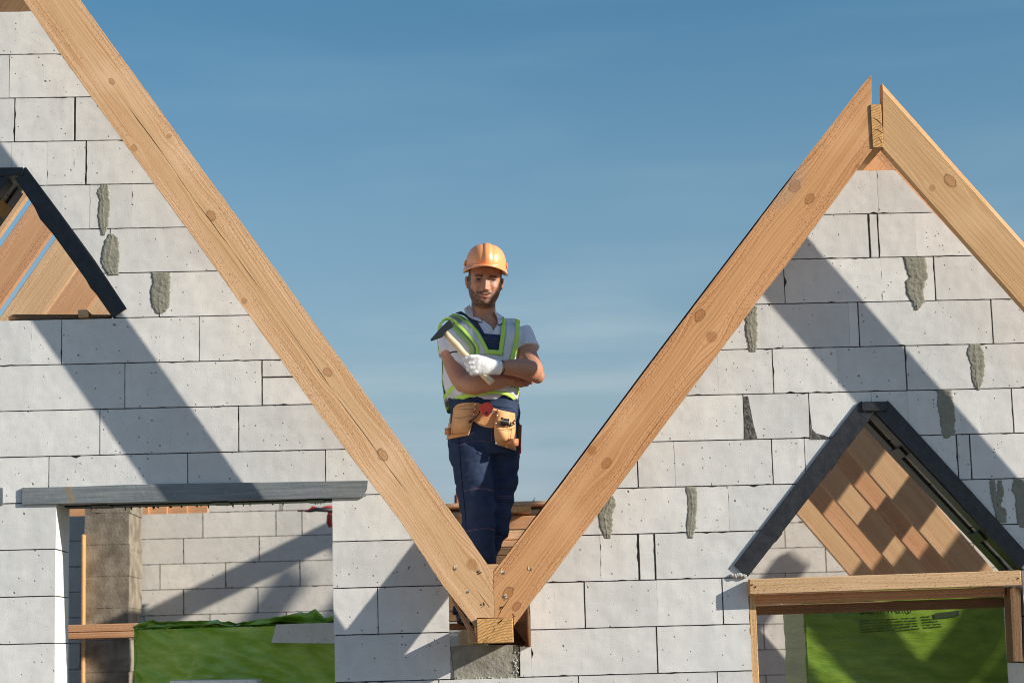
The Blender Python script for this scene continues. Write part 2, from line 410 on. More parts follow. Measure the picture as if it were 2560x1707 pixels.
# gable slope lines on the wall plane (under the rafters)
LG = [xz(130, 0), xz(1170, 1450)]           # left gable, right slope
RGl = [xz(1300, 1460), xz(2165, 310)]       # right gable, left slope
RGr = [xz(2237, 426), xz(2432, 636.5)]      # right gable, right slope
inL = (-1.0, 0.0); inR = (1.7, .5)
hLG = side(*LG, inL); hRl = side(*RGl, inR); hRr = side(*RGr, inR)
# far left slope of the left gable and the next gable beyond the frame on the right
apexL = xz(29, -60)[0]
mirL = [(2*apexL-p[0], p[1]) for p in LG]; hLGm = side(*mirL, inL)
XV2 = None
# the two triangular openings
La, Lb = xz(42, 440), xz(288, 790)          # left triangle, right leg (middle of the steel)
Lx = xz(29, 430)[0]; Lm = [(2*Lx-p[0], p[1]) for p in (La, Lb)]
Ra, Rb, Rc, Rd = xz(2174, 1035), xz(1862, 1438), xz(2199, 1033), xz(2556, 1419)
XL0, XL1 = Xat(138, .3), Xat(834.5, .3)
XR0, XR1 = Xat(1875, .2), Xat(2556, .35)
ZG, ZM = 1.6, .4
Z = {c: round(.2*i, 3) for i, c in enumerate('ONMLKJIHGFEDCBA')}; Z['T'] = 3.0

def joints(u_list, z, x_lo, x_hi):
    xs = [(Xat(u, z), w) for u, w in u_list]
    if not xs: xs = [((x_lo+x_hi)/2, .004)]
    x = xs[0][0]
    while x > x_lo: x -= .6; xs.insert(0, (x, .004))
    x = xs[-1][0]
    while x < x_hi: x += .6; xs.append((x, .004))
    return xs
J, m_, W_ = .0032, -.0005, .0085
left = {  # vertical joints (photo column, width) by course, left wall
 'T': [(-150, J)], 'A': [(-300, J), (24, m_)], 'B': [(36.5, .0055), (187, W_)], 'C': [(59, m_), (118, m_), (186, m_), (215, .0065)],
 'D': [(-100, J), (157, m_), (225, m_), (258, .002), (330, m_)], 'E': [(-80, J), (275, .004)], 'F': [(-30, J), (398, .005)],
 'G': [(78, m_), (154, J), (498, J)], 'H': [(-30, J), (312, J), (655, .005)], 'I': [(-95, J), (249.5, J), (596.6, .0045)],
 'J': [(122, J), (469, J), (814, .0035)]}
leftp = {'K': [], 'L': [], 'M': [(944.7, .0035)], 'N': []}
right = {'D': [(2194.5, m_)], 'E': [(2038, m_), (2173.6, .009), (2196, .006), (2288, m_)], 'F': [(1960.7, .0035), (2204, m_), (2337, .006)],
 'G': [(1879, .003), (2123, m_), (2147, .0055), (2480.5, .006)], 'H': [(1795, m_), (1932.6, .0045), (2093, m_), (2265, .0055), (2532, m_)],
 'I': [(1859.6, .004), (2024, .004), (2180, .0015), (2271, m_), (2445, m_), (2532, .006)],
 'J': [(1594, .005), (1687, m_), (1931, .0045), (1996, m_), (2013, .003), (2394, .0065), (2427, .006)],
 'K': [(1520, .004), (1729, .003), (1822, m_), (2488, .004)], 'L': [(1501, m_), (1597, .009), (1637.5, .008), (1884, m_)],
 'M': [(1386.5, m_), (1462, .0055), (1643.5, m_), (1807, .005)], 'N': [(1643, .0055), (2000, J)]}
below = 'N'
order = 'TABCDEFGHIJKLMN'
zt = {}
names = 'ONMLKJIHGFEDCBAT'
for i, c in enumerate(names[:-1]): zt[names[i+1]] = (.2*i, .2*(i+1))   # course named by the line above... keyed by upper line
# course c lies between line c (top) and the line below it; left/right tables are keyed by the line ABOVE the blocks' bottom
TOP = {'T': 3.0, 'A': 2.8, 'B': 2.6, 'C': 2.4, 'D': 2.2, 'E': 2.0, 'F': 1.8, 'G': 1.6, 'H': 1.4, 'I': 1.2, 'J': 1.0, 'K': .8, 'L': .6, 'M': .4, 'N': .2, 'O': 0.0}

wall = empty('block_wall', (0, 0, -1.52), 'white aerated concrete block wall of a half-built house with two pointed gables and a notch between them', 'wall')
bm = bmesh.new(); lay = bm.faces.layers.float.new('tone'); rnd = random.Random(3)
def course(js, z0, z1, cuts, extra=None, y0=0.0, y1=TH):
    for (xa, wa), (xb, wb) in zip(js, js[1:]):
        poly = quad(xa+wa/2, xb-wb/2, z0+HG, z1-HG)
        for h in cuts:
            poly = clip(poly, *h)
            if len(poly) < 3: break
        if len(poly) >= 3:
            if extra: extra(poly)
            else: block(bm, lay, poly, y0, y1, rnd)
XMIN, XMAX = -4.2, 7.4
def tri_cut(poly, legA, legB, xa, zmin, inside):
    """remove the triangle opening from a block"""
    a = clip(clip(poly, -1, 0, xa), *[-k for k in side(*legA, inside)])
    b = clip(clip(poly, 1, 0, -xa), *[-k for k in side(*legB, inside)])
    return [p for p in (a, b) if len(p) >= 3]
mean_z = lambda poly: sum(p[1] for p in poly)/len(poly)
# left gable
for c in 'TABCDEFGHIJ':
    z1 = TOP[c]; z0 = z1-.2; js = joints(left[c], (z0+z1)/2, XMIN, .8)
    if c == 'T': js = joints(left[c], (z0+z1)/2, XMIN, .8)
    def ex(poly, c=c):
        if c in 'DEF':
            for p in tri_cut(poly, Lm, (La, Lb), Lx, ZG, (Lx, 1.7)): block(bm, lay, p, 0, TH, rnd)
        elif c == 'C' : 
            q = [poly]
            apz = W(29, 425).z
            if min(p[1] for p in poly) < apz and min(p[0] for p in poly) < La[0]+.05:
                for p in tri_cut(poly, Lm, (La, Lb), Lx, ZG, (Lx, 1.7)): block(bm, lay, p, 0, TH, rnd)
            else: block(bm, lay, poly, 0, TH, rnd)
        else: block(bm, lay, poly, 0, TH, rnd)
    if c == 'H':   # one course has a thin slip block beside the rafter
        xs = Xat(655, 1.3)
        course([j for j in js if j[0] < xs+.01], z0, z1, [hLG, hLGm])
        zs = W(700, 942).z
        for a, b in ((z0, zs-.0012), (zs+.0012, z1)):
            p = clip(quad(xs+.003, xs+.6, a+HG, b-HG), *hLG); block(bm, lay, p, 0, TH, rnd)
    else: course(js, z0, z1, [hLG, hLGm], ex)
NOCHIP[0] = 1
# left window piers, right of the window up to the notch
xh0 = Xat(1122.5, .3); xh1 = Xat(1325, .3)
for c in 'KLMN':
    z1 = TOP[c]; z0 = z1-.2
    xs = [XL1+rnd.uniform(-.002, .002)] + [Xat(u, z0+.1) for u, _ in leftp[c]] + [xh0 if c in 'MN' else .7]
    course([(x, .003 if 0 < i < len(xs)-1 else 0) for i, x in enumerate(xs)], z0, z1, [hLG])
    js = [(XL0-.6*k-(.3 if c in 'LN' else 0), .003) for k in range(6)][::-1]
    if c in 'LN': js.append((XL0+rnd.uniform(-.003, .003), 0))
    else: js[-1] = (XL0+rnd.uniform(-.003, .003), 0)
    course(js, z0, z1, [])
NOCHIP[0] = 0
# right gable and everything to the right; the next gable beyond
XV2 = 4.16; mid = XV2
RG2l = [(2*mid-p[0], p[1]) for p in RGr]; apex2 = mid + (mid-inR[0])
h2l = side(*RG2l, (apex2, .5))
for c in 'DEFGHIJKLMN':
    z1 = TOP[c]; z0 = z1-.2
    js = joints(right[c], (z0+z1)/2, -.2, XMAX)
    js = [(js[0][0], 0)] + js[1:]
    start = {'N': xh1, 'M': xh1}.get(c, .25)
    js = [(start, 0)] + [j for j in js if j[0] > start+.02]
    def ex(poly, c=c):
        ps = [poly]
        if c in 'NM':   # window opening
            out = []
            for p in ps:
                a = clip(p, -1, 0, XR0+rnd.uniform(-.002, .002)); b = clip(p, 1, 0, -XR1)
                out += [q for q in (a, b) if len(q) >= 3]
            ps = out
        if c in 'LKJI':
            zap = W(2177, 1014).z
            out = []
            for p in ps:
                xs_ = [q[0] for q in p]
                if min(xs_) < Rd[0]+.3 and max(xs_) > Rb[0]-.3 and min(q[1] for q in p) < zap:
                    xa = (Ra[0]+Rc[0])/2
                    out += tri_cut(p, (Ra, Rb), (Rc, Rd), xa, ZM, (xa, .8))
                else: out.append(p)
            ps = out
        for p in ps: block(bm, lay, p, 0, TH, rnd)
    # split at the second valley
    course([j for j in js], z0, z1, [hRl, hRr, (-1, 0, mid)], ex)
    js2 = [(mid, 0)] + [(mid+.3+.6*k, .004) for k in range(8)]
    course(js2, z0, z1, [h2l])
# corner bit beside the concrete pad
zpad = W(1298, 1614).z
block(bm, lay, quad(Xat(1300.5, .05), xh1, HG, zpad-.002), 0, TH, rnd)
# courses below the picture
for k in range(7):
    z1 = -.2*k; z0 = z1-.2; off = .3*(k % 2)
    js = [(XMIN+off+.6*i, .004) for i in range(19)]
    def ex(poly, k=k):
        for p in (clip(poly, -1, 0, XL0), clip(clip(poly, 1, 0, -XL1), -1, 0, XR0), clip(poly, 1, 0, -XR1)):
            if len(p) >= 3: block(bm, lay, p, 0, TH, rnd)
    course(js, z0, z1, [], ex if k < 4 else None)
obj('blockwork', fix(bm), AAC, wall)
# glue core seen dark in the joints
bm = bmesh.new()
def core(poly, y0=.012, y1=TH-.012):
    if len(poly) >= 3 and area(poly) > 1e-3: prism(bm, [Vector((x, y0, z)) for x, z in poly], [Vector((x, y1, z)) for x, z in poly])
e = .006
def shr(h, d=.008): 
    n = math.hypot(h[0], h[1]); return (h[0], h[1], h[2]-d*n)
xa = (Ra[0]+Rc[0])/2
P = clip(clip(quad(XMIN, 1, ZG-.008, 2.99), *shr(hLG)), *shr(hLGm))
P1 = clip(clip(P, -1, 0, Lx), *shr([-k for k in side(*Lm, (Lx, 1.7))])); P2 = clip(clip(P, 1, 0, -Lx), *shr([-k for k in side(La, Lb, (Lx, 1.7))]))
core(P1); core(P2)
core(clip(quad(XMIN, .8, .8, ZG-.008), *shr(hLG)))
core(quad(XMIN, XL0-e, -1.4, .8)); core(clip(quad(XL1+e, xh0-e, -1.4, .8), *shr(hLG))); core(clip(clip(quad(xh0-e, .5, .4, .8), *shr(hLG)), *shr(hRl)))
core(quad(xh0-e, xh1+e, -1.4, W(1200, 1720).z))
P = clip(clip(quad(xh1+e, mid, ZM+.008, 2.19), *shr(hRl)), *shr(hRr))
core(clip(clip(P, -1, 0, xa), *shr([-k for k in side(Ra, Rb, (xa, .8))]))); core(clip(clip(P, 1, 0, -xa), *shr([-k for k in side(Rc, Rd, (xa, .8))])))
core(quad(xh1+e, XR0-e, -1.4, ZM+.008)); core(quad(XR1+e, mid, -1.4, ZM+.008)); core(clip(quad(mid, XMAX, -1.4, 2.19), *shr(h2l)))
obj('glue_joint', fix(bm), CORE, wall)

# mortar smears over the joints
def resamp(pl, n):
    pl = [Vector((*p, 0)) if len(p) == 2 else Vector(p) for p in pl]
    L = [0]
    for a, b in zip(pl, pl[1:]): L.append(L[-1]+(b-a).length)
    out = []
    for i in range(n):
        t = L[-1]*i/(n-1); k = 0
        while k < len(L)-2 and L[k+1] < t: k += 1
        f = (t-L[k])/max(1e-9, L[k+1]-L[k]); out.append(pl[k].lerp(pl[k+1], min(1, max(0, f))))
    return out
def smear(rows, ox, oy, s, seed, h=.0034):
    bm = bmesh.new(); n = 90; m = 17; r = random.Random(seed)
    A = resamp([(ox+a/s, oy+y/s) for y, a, b in rows], n); B = resamp([(ox+b/s, oy+y/s) for y, a, b in rows], n)
    g = []
    for i in range(n):
        row = []
        ja = 3.4*noise.noise((i*.16, seed, 0.3))+1.6*noise.noise((i*.9, seed, 4.1)); jb = 3.4*noise.noise((i*.16, seed, 9.2))+1.6*noise.noise((i*.9, seed, 14.7))
        for j in range(m):
            t = j/(m-1); u = A[i].x+ja + (B[i].x+jb-A[i].x-ja)*t; v = A[i].y + (B[i].y-A[i].y)*t
            e_ = min(t, 1-t)*m/2.0; e_ = min(1, e_); ee = min(1, min(i, n-1-i)/2.0)
            hh = h*(.60+.30*noise.noise((u*.03, v*.02, seed))+.08*noise.noise((u*.2, v*.05, seed)))*e_*max(ee, .15)
            hh += .0016*math.exp(-((t-.45-.05*math.sin(i*.06+seed))/.045)**2)*ee
            hh += .0016*noise.noise((u*.06, v*.11, seed+2))*e_
            p = W(u, v, -.0005-max(0, hh)); p2 = Vector((p.x, -.0005-max(0, hh), p.z)); row.append(bm.verts.new(p2))
        g.append(row)
    for i in range(n-1):
        for j in range(m-1): bm.faces.new((g[i][j], g[i+1][j], g[i+1][j+1], g[i][j+1]))
    # skirt back into the wall
    ring = g[0] + [r_[-1] for r_ in g[1:]] + g[-1][-2::-1] + [r_[0] for r_ in g[-2:0:-1]]
    bk = [bm.verts.new((v.co.x, .004, v.co.z)) for v in ring]
    for i in range(len(ring)):
        j = (i+1) % len(ring); bm.faces.new((ring[i], ring[j], bk[j], bk[i]))
    obj('mortar_smear', fix(bm), MORTAR, wall, smooth=True)
SM = [
 ([(1208, 660, 700), (1240, 635, 712), (1262, 628, 716), (1300, 648, 719), (1400, 638, 716), (1470, 648, 710), (1538, 664, 685)], 0, 0, 2.613),
 ([(482, 708, 745), (520, 688, 775), (580, 670, 778), (640, 658, 783), (700, 668, 775), (752, 705, 776)], 0, 400, 2.613),
 ([(734, 985, 1117), (780, 998, 1114), (860, 982, 1112), (940, 986, 1110), (985, 1010, 1090), (1003, 1036, 1062)], 0, 400, 2.613),
 ([(122, 1306, 1468), (200, 1322, 1476), (262, 1350, 1486), (300, 1320, 1466), (380, 1330, 1450), (440, 1368, 1462), (498, 1388, 1412)], 1800, 600, 2.851),
 ([(470, 236, 262), (560, 178, 268), (650, 182, 268), (720, 196, 266), (798, 212, 256)], 1800, 600, 2.851),
 ([(738, 1778, 1850), (800, 1758, 1884), (900, 1788, 1890), (1000, 1796, 1876), (1068, 1830, 1850)], 1800, 600, 2.851),
 ([(1068, 1548, 1652), (1180, 1546, 1668), (1280, 1568, 1676), (1370, 1578, 1674), (1412, 1596, 1626)], 1800, 600, 2.851),
 ([(397, 652, 722), (460, 660, 727), (560, 667, 720), (640, 655, 714), (702, 668, 698)], 1440, 1050, 2.386),
 ([(450, 206, 226), (500, 165, 240), (560, 134, 220), (640, 138, 218), (706, 176, 206)], 1440, 1050, 2.386),
 ([(742, 2062, 2092), (800, 2052, 2102), (900, 2068, 2104), (1085, 2108, 2118)], 1820, 960, 3.136),
 ([(752, 2112, 2148), (840, 2108, 2164), (950, 2106, 2140), (990, 2104, 2186), (1085, 2120, 2180)], 1820, 960, 3.136),
 ([(738, 2242, 2400), (830, 2218, 2400), (870, 2250, 2400), (950, 2252, 2400), (1060, 2264, 2400), (1125, 2296, 2400)], 1820, 960, 3.136)]
for k, (rows, ox, oy, s) in enumerate(SM): smear(rows, ox, oy, s, 11*k+3)
# broken corner filled with old mortar (dark wedge between two blocks)
bm = bmesh.new()
o = [xz(1861, 990), xz(1870, 990), xz(1878, 1030), xz(1884, 1062), xz(1894, 1098), xz(1861, 1099)]
prism(bm, [Vector((x, -.0012, z)) for x, z in o], [Vector((x, .01, z)) for x, z in o])
o = [xz(2025.5, 1030), xz(2030, 1072), xz(2040, 1083), xz(2058, 1087), xz(2076, 1094), xz(2076, 1097), xz(2025.5, 1098)]
prism(bm, [Vector((x, -.0010, z)) for x, z in o], [Vector((x, .01, z)) for x, z in o])
obj('broken_corner', fix(bm), mat('old_mortar', (.17, .16, .145), .95, .1, bump=(60, .01), var=(40, .8, (.06, .055, .05))), wall)

# concrete pad in the notch
bm = bmesh.new(); r = random.Random(5)
o = [xz(1126, 1615), xz(1150, 1612), xz(1290, 1611)]
for k in range(9): o.append(xz(1297+r.uniform(-5, 3), 1616+k*9.5))
for k in range(16): o.append(xz(1293-k*10.4, 1699+r.uniform(-3.5, 2)))
prism(bm, [Vector((x, .006, z)) for x, z in o], [Vector((x, TH, z)) for x, z in o])
obj('concrete_pad', fix(bm), CONC, wall)
bm = bmesh.new()   # crumbs of mortar on the pad's broken edge
for k in range(70):
    t = r.random(); u, v = (r.uniform(1283, 1297), 1620+t*72) if r.random() < .6 else (1140+r.random()*150, r.uniform(1692, 1700))
    p = W(u, v, .005); ball(bm, p, r.uniform(.0015, .005), 7, 5)
obj('mortar_crumb', bm, mat('crumbly_mortar', (.5, .47, .4), .95, .1, bump=(150, .004)), wall)['kind'] = 'stuff'

# ------------------------------------------------------------------ timbers
def timber(name, outline, Y0, Y1, axis, m, label=None, cat=None, group=None, parent=None, bev=.002, chamfer=None):
    """outline in photograph px on the plane Y0, extruded to Y1; axis: two px points giving the direction of the grain"""
    pts = [W(u, v, Y0) for u, v in outline]
    return timber3(name, pts, Y1-Y0, (W(*axis[0], Y0), W(*axis[1], Y0)), m, label, cat, group, parent, bev)
def rough_outline(pts, amp=.0011):
    out = []
    for a, b in zip(pts, pts[1:]+pts[:1]):
        L = (b-a).length; n = max(1, int(L/.018)); d = (b-a)/max(L, 1e-6); nn = Vector((-d.z, 0, d.x))
        for i in range(n):
            p = a.lerp(b, i/n)
            if i: p = p + nn*amp*(noise.noise(p*23)+.9*noise.noise(p*71))
            out.append(p)
    return out
def timber3(name, pts, th, axis, m, label=None, cat=None, group=None, parent=None, bev=.002):
    if len(pts) > 14: pts = rough_outline(pts); bev = 0
    bm = bmesh.new(); prism(bm, pts, [p+Vector((0, th, 0)) for p in pts]); fix(bm)
    if bev: bevel(bm, bev)
    d = (axis[1]-axis[0]); d.y = 0; d.normalize(); n = Vector((-d.z, 0, d.x))
    if n.z < 0: n = -n
    fr = Matrix((d, d.cross(n)*-1, n)).transposed()
    if fr.determinant() < 0: fr = Matrix((d, -(-d.cross(n)), n)).transposed()
    fr = fr.to_4x4(); fr.translation = axis[0]
    o = obj(name, bm, m, parent, frame=fr)
    if label: tag(o, label, cat, group)
    return o
def ybeam(name, x0, x1, z0, z1, ya, yb, m, label=None, cat=None, group=None, parent=None, bev=.003):
    """timber running away from the viewer (grain along Y)"""
    bm = bmesh.new(); box(bm, (x0, ya, z0), (x1, yb, z1)); fix(bm)
    if bev: bevel(bm, bev)
    fr = Matrix(((0, 1, 0), (-1, 0, 0), (0, 0, 1))).to_4x4().inverted(); fr.translation = Vector((x0, ya, z0))
    o = obj(name, bm, m, parent, frame=fr)
    if label: tag(o, label, cat, group)
    return o
def xbeam(name, x0, x1, z0, z1, ya, yb, m, label=None, cat=None, group=None, parent=None, bev=.002, slope=0):
    bm = bmesh.new(); dz = slope*(x1-x0)
    f = [Vector((x0, ya, z0)), Vector((x1, ya, z0+dz)), Vector((x1, ya, z1+dz)), Vector((x0, ya, z1))]
    prism(bm, f, [Vector((p.x, yb, p.z)) for p in f]); fix(bm)
    if bev: bevel(bm, bev)
    o = obj(name, bm, m, parent, frame=Matrix.Translation(Vector((x0, ya, z0))))
    if label: tag(o, label, cat, group)
    return o

YF, YK = -.28, -.23
GF = 'gable rafters'
# big left rafter ---------------------------------------------------------
axL = ((59, 0), (1190, 1568.6)); A0 = W(*axL[0], YF); A1 = W(*axL[1], YF)
dL = (A1-A0); dL.y = 0; dL.normalize(); nL = Vector((-dL.z, 0, dL.x)); nL = nL if nL.z > 0 else -nL
def loc(u, v, A, d, n): p = W(u, v, YF)-A; return (p.dot(d), p.dot(n))
kn = [(*loc(u, v, A0, dL, nL), r_*.85) for u, v, r_ in ((279, 205, .012), (422, 341, .013), (335, 371, .013), (528, 539, .018), (610, 752, .015), (819, 930, .019), (957, 1138, .022), (1180, 1411, .025))]
WL = wood_material('pine_big_left', (.94, .63, .385), (.56, .29, .125), kn, crack=(.095, .30, 3.3), seed=1.3, flecks=1.1)
outL = [(-40, -137), (98, -144), (201, 0), (291, 126), (386.5, 256), (501, 417), (628, 589), (780.6, 800), (1000, 1103), (1152.5, 1313), (1222, 1415), (1233.4, 1431), (1236, 1543), (1192.5, 1543), (1191, 1569.5),
        (1107, 1462), (1000, 1300), (866.7, 1127), (783.8, 1013.6), (704, 902), (632, 800), (488, 600), (310, 356), (153, 138), (59, 0)]
rl = timber('rafter', outL, YF, YK, axL, WL, 'long cracked pine rafter with small round knots running down the left gable', 'rafter', GF)
# right gable, left slope -------------------------------------------------
axR = ((1285, 1562), (2170, 378)); B0 = W(*axR[0], YF); B1 = W(*axR[1], YF)
dR = (B1-B0); dR.y = 0; dR.normalize(); nR = Vector((-dR.z, 0, dR.x)); nR = nR if nR.z > 0 else -nR
kn = [(*loc(u, v, B0, dR, nR), r_*.85) for u, v, r_ in ((1270, 1482, .022), (1481, 1126, .020), (1517, 1158, .021), (1749, 789, .022), (1778, 842, .026), (1986, 466, .026), (2024, 498, .020), (2144, 416, .010), (1292, 1515, .018))]
WR = wood_material('pine_big_right', (.87, .49, .245), (.48, .205, .075), kn, seed=4.1, flecks=.8, stain=(2.22, .19, .14, .06))
outR = [(1233.8, 1431), (1305, 1338), (1411, 1200), (1600, 944.5), (1746.7, 750), (1960, 469), (2030, 375), (2103.5, 281), (2155, 214), (2178.6, 187.6), (2180.7, 374),
        (2170, 388), (2140, 429), (2060.4, 536), (1976, 650), (1896.5, 750), (1600, 1143.8), (1480, 1305), (1369, 1452), (1320.7, 1515), (1285, 1563), (1284.3, 1543.5), (1236.4, 1543)]
rr_ = timber('rafter', outR, YF, YK, axR, WR, 'broad pine rafter rising from the notch to the apex on the right', 'rafter', GF)
# dark strip of roofing felt behind its upper edge
pts = [(1262, 1399), (1411, 1200), (1600, 944.5), (1746.7, 750), (1960, 469), (1990, 429), (1988.5, 427.5), (1957.5, 466.5), (1743.7, 747), (1597, 941.6), (1407.7, 1197), (1259, 1396)]
o = timber('felt_strip', pts, YK+.002, YK+.01, axR, mat('roofing_felt', (.05, .045, .045), .8, .2, bump=(80, .002)), 'thin dark felt strip along the top edge of the broad rafter left of the apex', 'felt strip', None, bev=0)
# right gable, right slope ------------------------------------------------
axQ = ((2208.7, 372), (2560, 768)); C0 = W(*axQ[0], YF); C1 = W(*axQ[1], YF)
dQ = (C1-C0); dQ.y = 0; dQ.normalize(); nQ = Vector((-dQ.z, 0, dQ.x)); nQ = nQ if nQ.z > 0 else -nQ
kn = [(*loc(u, v, C0, dQ, nQ), r_) for u, v, r_ in ((2375, 452, .020), (2330, 470, .014))]
WQ = wood_material('pine_right_slope', (.82, .53, .29), (.50, .27, .11), kn, seed=7.7, flecks=.7)
cut = lambda p, L: (p[0]+L*dQ.x, p[2]+L*dQ.z)
top0 = W(2207, 208, YF); bot0 = W(2208.7, 372, YF)
far_top = top0+dQ*3.7; far_bot = far_top - nQ*((top0-bot0).dot(nQ))
bm = bmesh.new(); ch = .014
# cross-section with a planed chamfer along the upper front edge
fr_top = top0 - nQ*ch
ft0 = W(2207.3, 225, YF)
front = [bot0, far_bot, far_top-nQ*ch, ft0]
prof = lambda P_: P_
v = {}
secs = []
for base, S in ((0, [bot0, ft0, top0+Vector((0, .010, 0)), Vector((top0.x-.004, YK, top0.z-.0)), Vector((bot0.x, YK, bot0.z))]),
                (1, [far_bot, far_top-nQ*ch, far_top+Vector((0, .010, 0)), Vector((far_top.x, YK, far_top.z)), Vector((far_bot.x, YK, far_bot.z))])):
    secs.append([bm.verts.new(p) for p in S])
for k in range(5): bm.faces.new((secs[0][k], secs[0][(k+1) % 5], secs[1][(k+1) % 5], secs[1][k]))
bm.faces.new(secs[0][::-1]); bm.faces.new(secs[1]); fix(bm)
fr = Matrix((dQ, -dQ.cross(nQ)*-1, nQ)).transposed()
if fr.determinant() < 0: fr = Matrix((dQ, dQ.cross(nQ)*-1, nQ)).transposed()
fr = fr.to_4x4(); fr.translation = C0
o = obj('rafter', bm, WQ, frame=fr); tag(o, 'pine rafter with planed pale edge sloping down to the right from the apex', 'rafter', GF)

def mirror_rafter(xm, Y0, Y1, m, label, srcA, srcB, width, parent=None, name='rafter', group=GF):
    pass
# ridge board, second set of rafters behind the wall, next gable ---------------------
ridge = ybeam('ridge_beam', W(2180.5, 370, YF).x, W(2208.3, 370, YF).x, W(2194, 371, YF).z, W(2194, 262, YF).z, YF-.006, 7.2,
      wood_material('pine_ridge', (.66, .42, .19), (.36, .17, .06), seed=3.3), 'ridge beam between the two rafter tips at the apex of the right gable', 'beam', 'roof beams')
valley = ybeam('valley_beam', W(1192.5, 1605, YF-.01).x, W(1284, 1605, YF-.01).x, W(1236, 1607, YF-.01).z, W(1236, 1545, YF-.01).z, YF-.012, 7.2,
      wood_material('pine_valley', (.74, .47, .22), (.37, .17, .06), seed=6.3), 'square timber end showing at the foot of the notch under both rafters', 'beam', 'roof beams')
def slope_rafter(P0, d, n, L, wd, Y0, m, label, group='inner rafters', th=.05):
    """P0: lower-edge start (x,z); d: direction (x,z); n: normal (x,z)"""
    d = Vector((d[0], 0, d[1])).normalized(); n = Vector((n[0], 0, n[1])).normalized(); P = Vector((P0[0], Y0, P0[1]))
    pts = [P, P+d*L, P+d*L+n*wd, P+n*wd]
    return timber3('rafter', pts, th, (P, P+d), m, label, 'rafter', group)
RG_d, RG_n = (dQ.x, dQ.z), (nQ.x, nQ.z)
apR = W(2194, 372, YF); lowR = (apR.x, apR.z)
off = .030
# strip of rafter just behind the right gable wall, right slope and left slope
slope_rafter((W(2190, 391, TH+.02).x-.0, W(2190, 391, TH+.02).z), RG_d, RG_n, 3.5, .20, TH+.02, WOODR, 'orange inner rafter just behind the right edge of the right gable wall')
p = W(2262, 386, TH+.02)
slope_rafter((p.x+.02, p.z-.0), (-dR.x, -dR.z), (nR.x, nR.z), 2.9, .16, TH+.02, WOODR, 'inner rafter behind the left edge of the right gable wall')
# left gable inner rafters
apxL = apexL
p = W(75, 20, TH+.02)
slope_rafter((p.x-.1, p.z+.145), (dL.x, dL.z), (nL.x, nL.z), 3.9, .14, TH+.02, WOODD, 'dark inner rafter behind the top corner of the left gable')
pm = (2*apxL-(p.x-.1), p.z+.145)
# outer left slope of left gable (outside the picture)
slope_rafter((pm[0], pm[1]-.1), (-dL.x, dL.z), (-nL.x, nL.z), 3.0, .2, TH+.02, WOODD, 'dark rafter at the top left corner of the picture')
# roof rafters further back: left slope of the left gable, seen through the left triangle
xL = apxL + .0
zA = A0.z - 0.05
def lower_at(u, v, Y): p = W(u, v, Y); return (p.x, p.z)
ls = (-dL.x, dL.z)   # pointing down-left
nls = (nL.x*-1, nL.z)
k = 0
for (u, v, Y, mm_, lab) in ((60, 500, 1.25, WOOD, 'thin yellow rafter edge nearest the steel in the left triangle'),
                            (150, 665, 2.15, WOODR, 'pale orange rafter between two slits of sky in the left triangle'),
                            (238, 797, 3.05, WOOD, 'patched orange rafter right of the sky slit in the left triangle'),
                            (284, 905, 3.95, WOODR, 'streaked reddish rafter low in the left triangle'),
                            (330, 1000, 4.85, WOOD, 'last orange rafter in the lower right corner of the left triangle')):
    pass
T0 = (1.0,)
# fit: lower edges of the left-slope rafters (photo px through which each edge passes)
for (u, v, Y, wd, mm_, lab) in ((64, 497, 1.5, .20, WOOD, 'narrow yellow rafter edge under the steel in the left triangle'),
                            (127, 585, 2.3, (78, 508.5), WOODR, 'wide orange rafter between two slits of sky in the left triangle'),
                            (185, 680, 3.1, (138.5, 597), WOOD, 'patched orange rafter below the lower sky slit in the left triangle'),
                            (232, 752, 3.9, .22, WOODR, 'streaked reddish rafter low in the left triangle'),
                            (270, 800, 4.7, .22, WOOD, 'last orange rafter in the lower right corner of the left triangle')):
    P = Vector(W(u, v, Y)); d = Vector((-dL.x, 0, dL.z)).normalized(); n = Vector((-d.z, 0, d.x)); n = n if n.z > 0 else -n
    if isinstance(wd, tuple): wd = abs((W(*wd, Y)-P).dot(n))
    P = P - d*(.35 if Y < 2 else .6)
    slope_rafter((P.x, P.z), (d.x, d.z), (n.x, n.z), 3.6, wd, Y, mm_, lab)
# right-slope rafters seen through the right triangle
cs = [(2184, 1080), (2150, 1112), (2120, 1150), (2085, 1175), (2052, 1205), (2022, 1245), (1992, 1283)]
edges = [((2170, 1064), (2486, 1425)), ((2126, 1107), (2384, 1425)), ((2085, 1160), (2340, 1425))]
lr = [(2502, 1425, 3.4, 'pale rafter along the steel in the right triangle, highest of its row'),
      (2386, 1428, 4.1, 'second rafter from the top of the row in the right triangle'),
      (2322, 1429, 4.8, 'third rafter from the top of the row in the right triangle'),
      (2246, 1431, 5.5, 'fourth rafter from the top of the row in the right triangle'),
      (2186, 1434, 6.2, 'fifth rafter from the top of the row in the right triangle'),
      (2124, 1436, 6.9, 'lowest rafter of the row in the right triangle, against the back wall')]
for i, (u, v, Y, lab) in enumerate(lr):
    P = Vector(W(u, v, Y)); d = Vector((dQ.x, 0, dQ.z)).normalized(); n = Vector((nQ.x, 0, nQ.z))
    P = P-d*2.2
    slope_rafter((P.x, P.z), (d.x, d.z), (n.x, n.z), 4.2, .2, Y, WOOD if i % 2 else WOODR, lab, 'rafters in the right triangle')
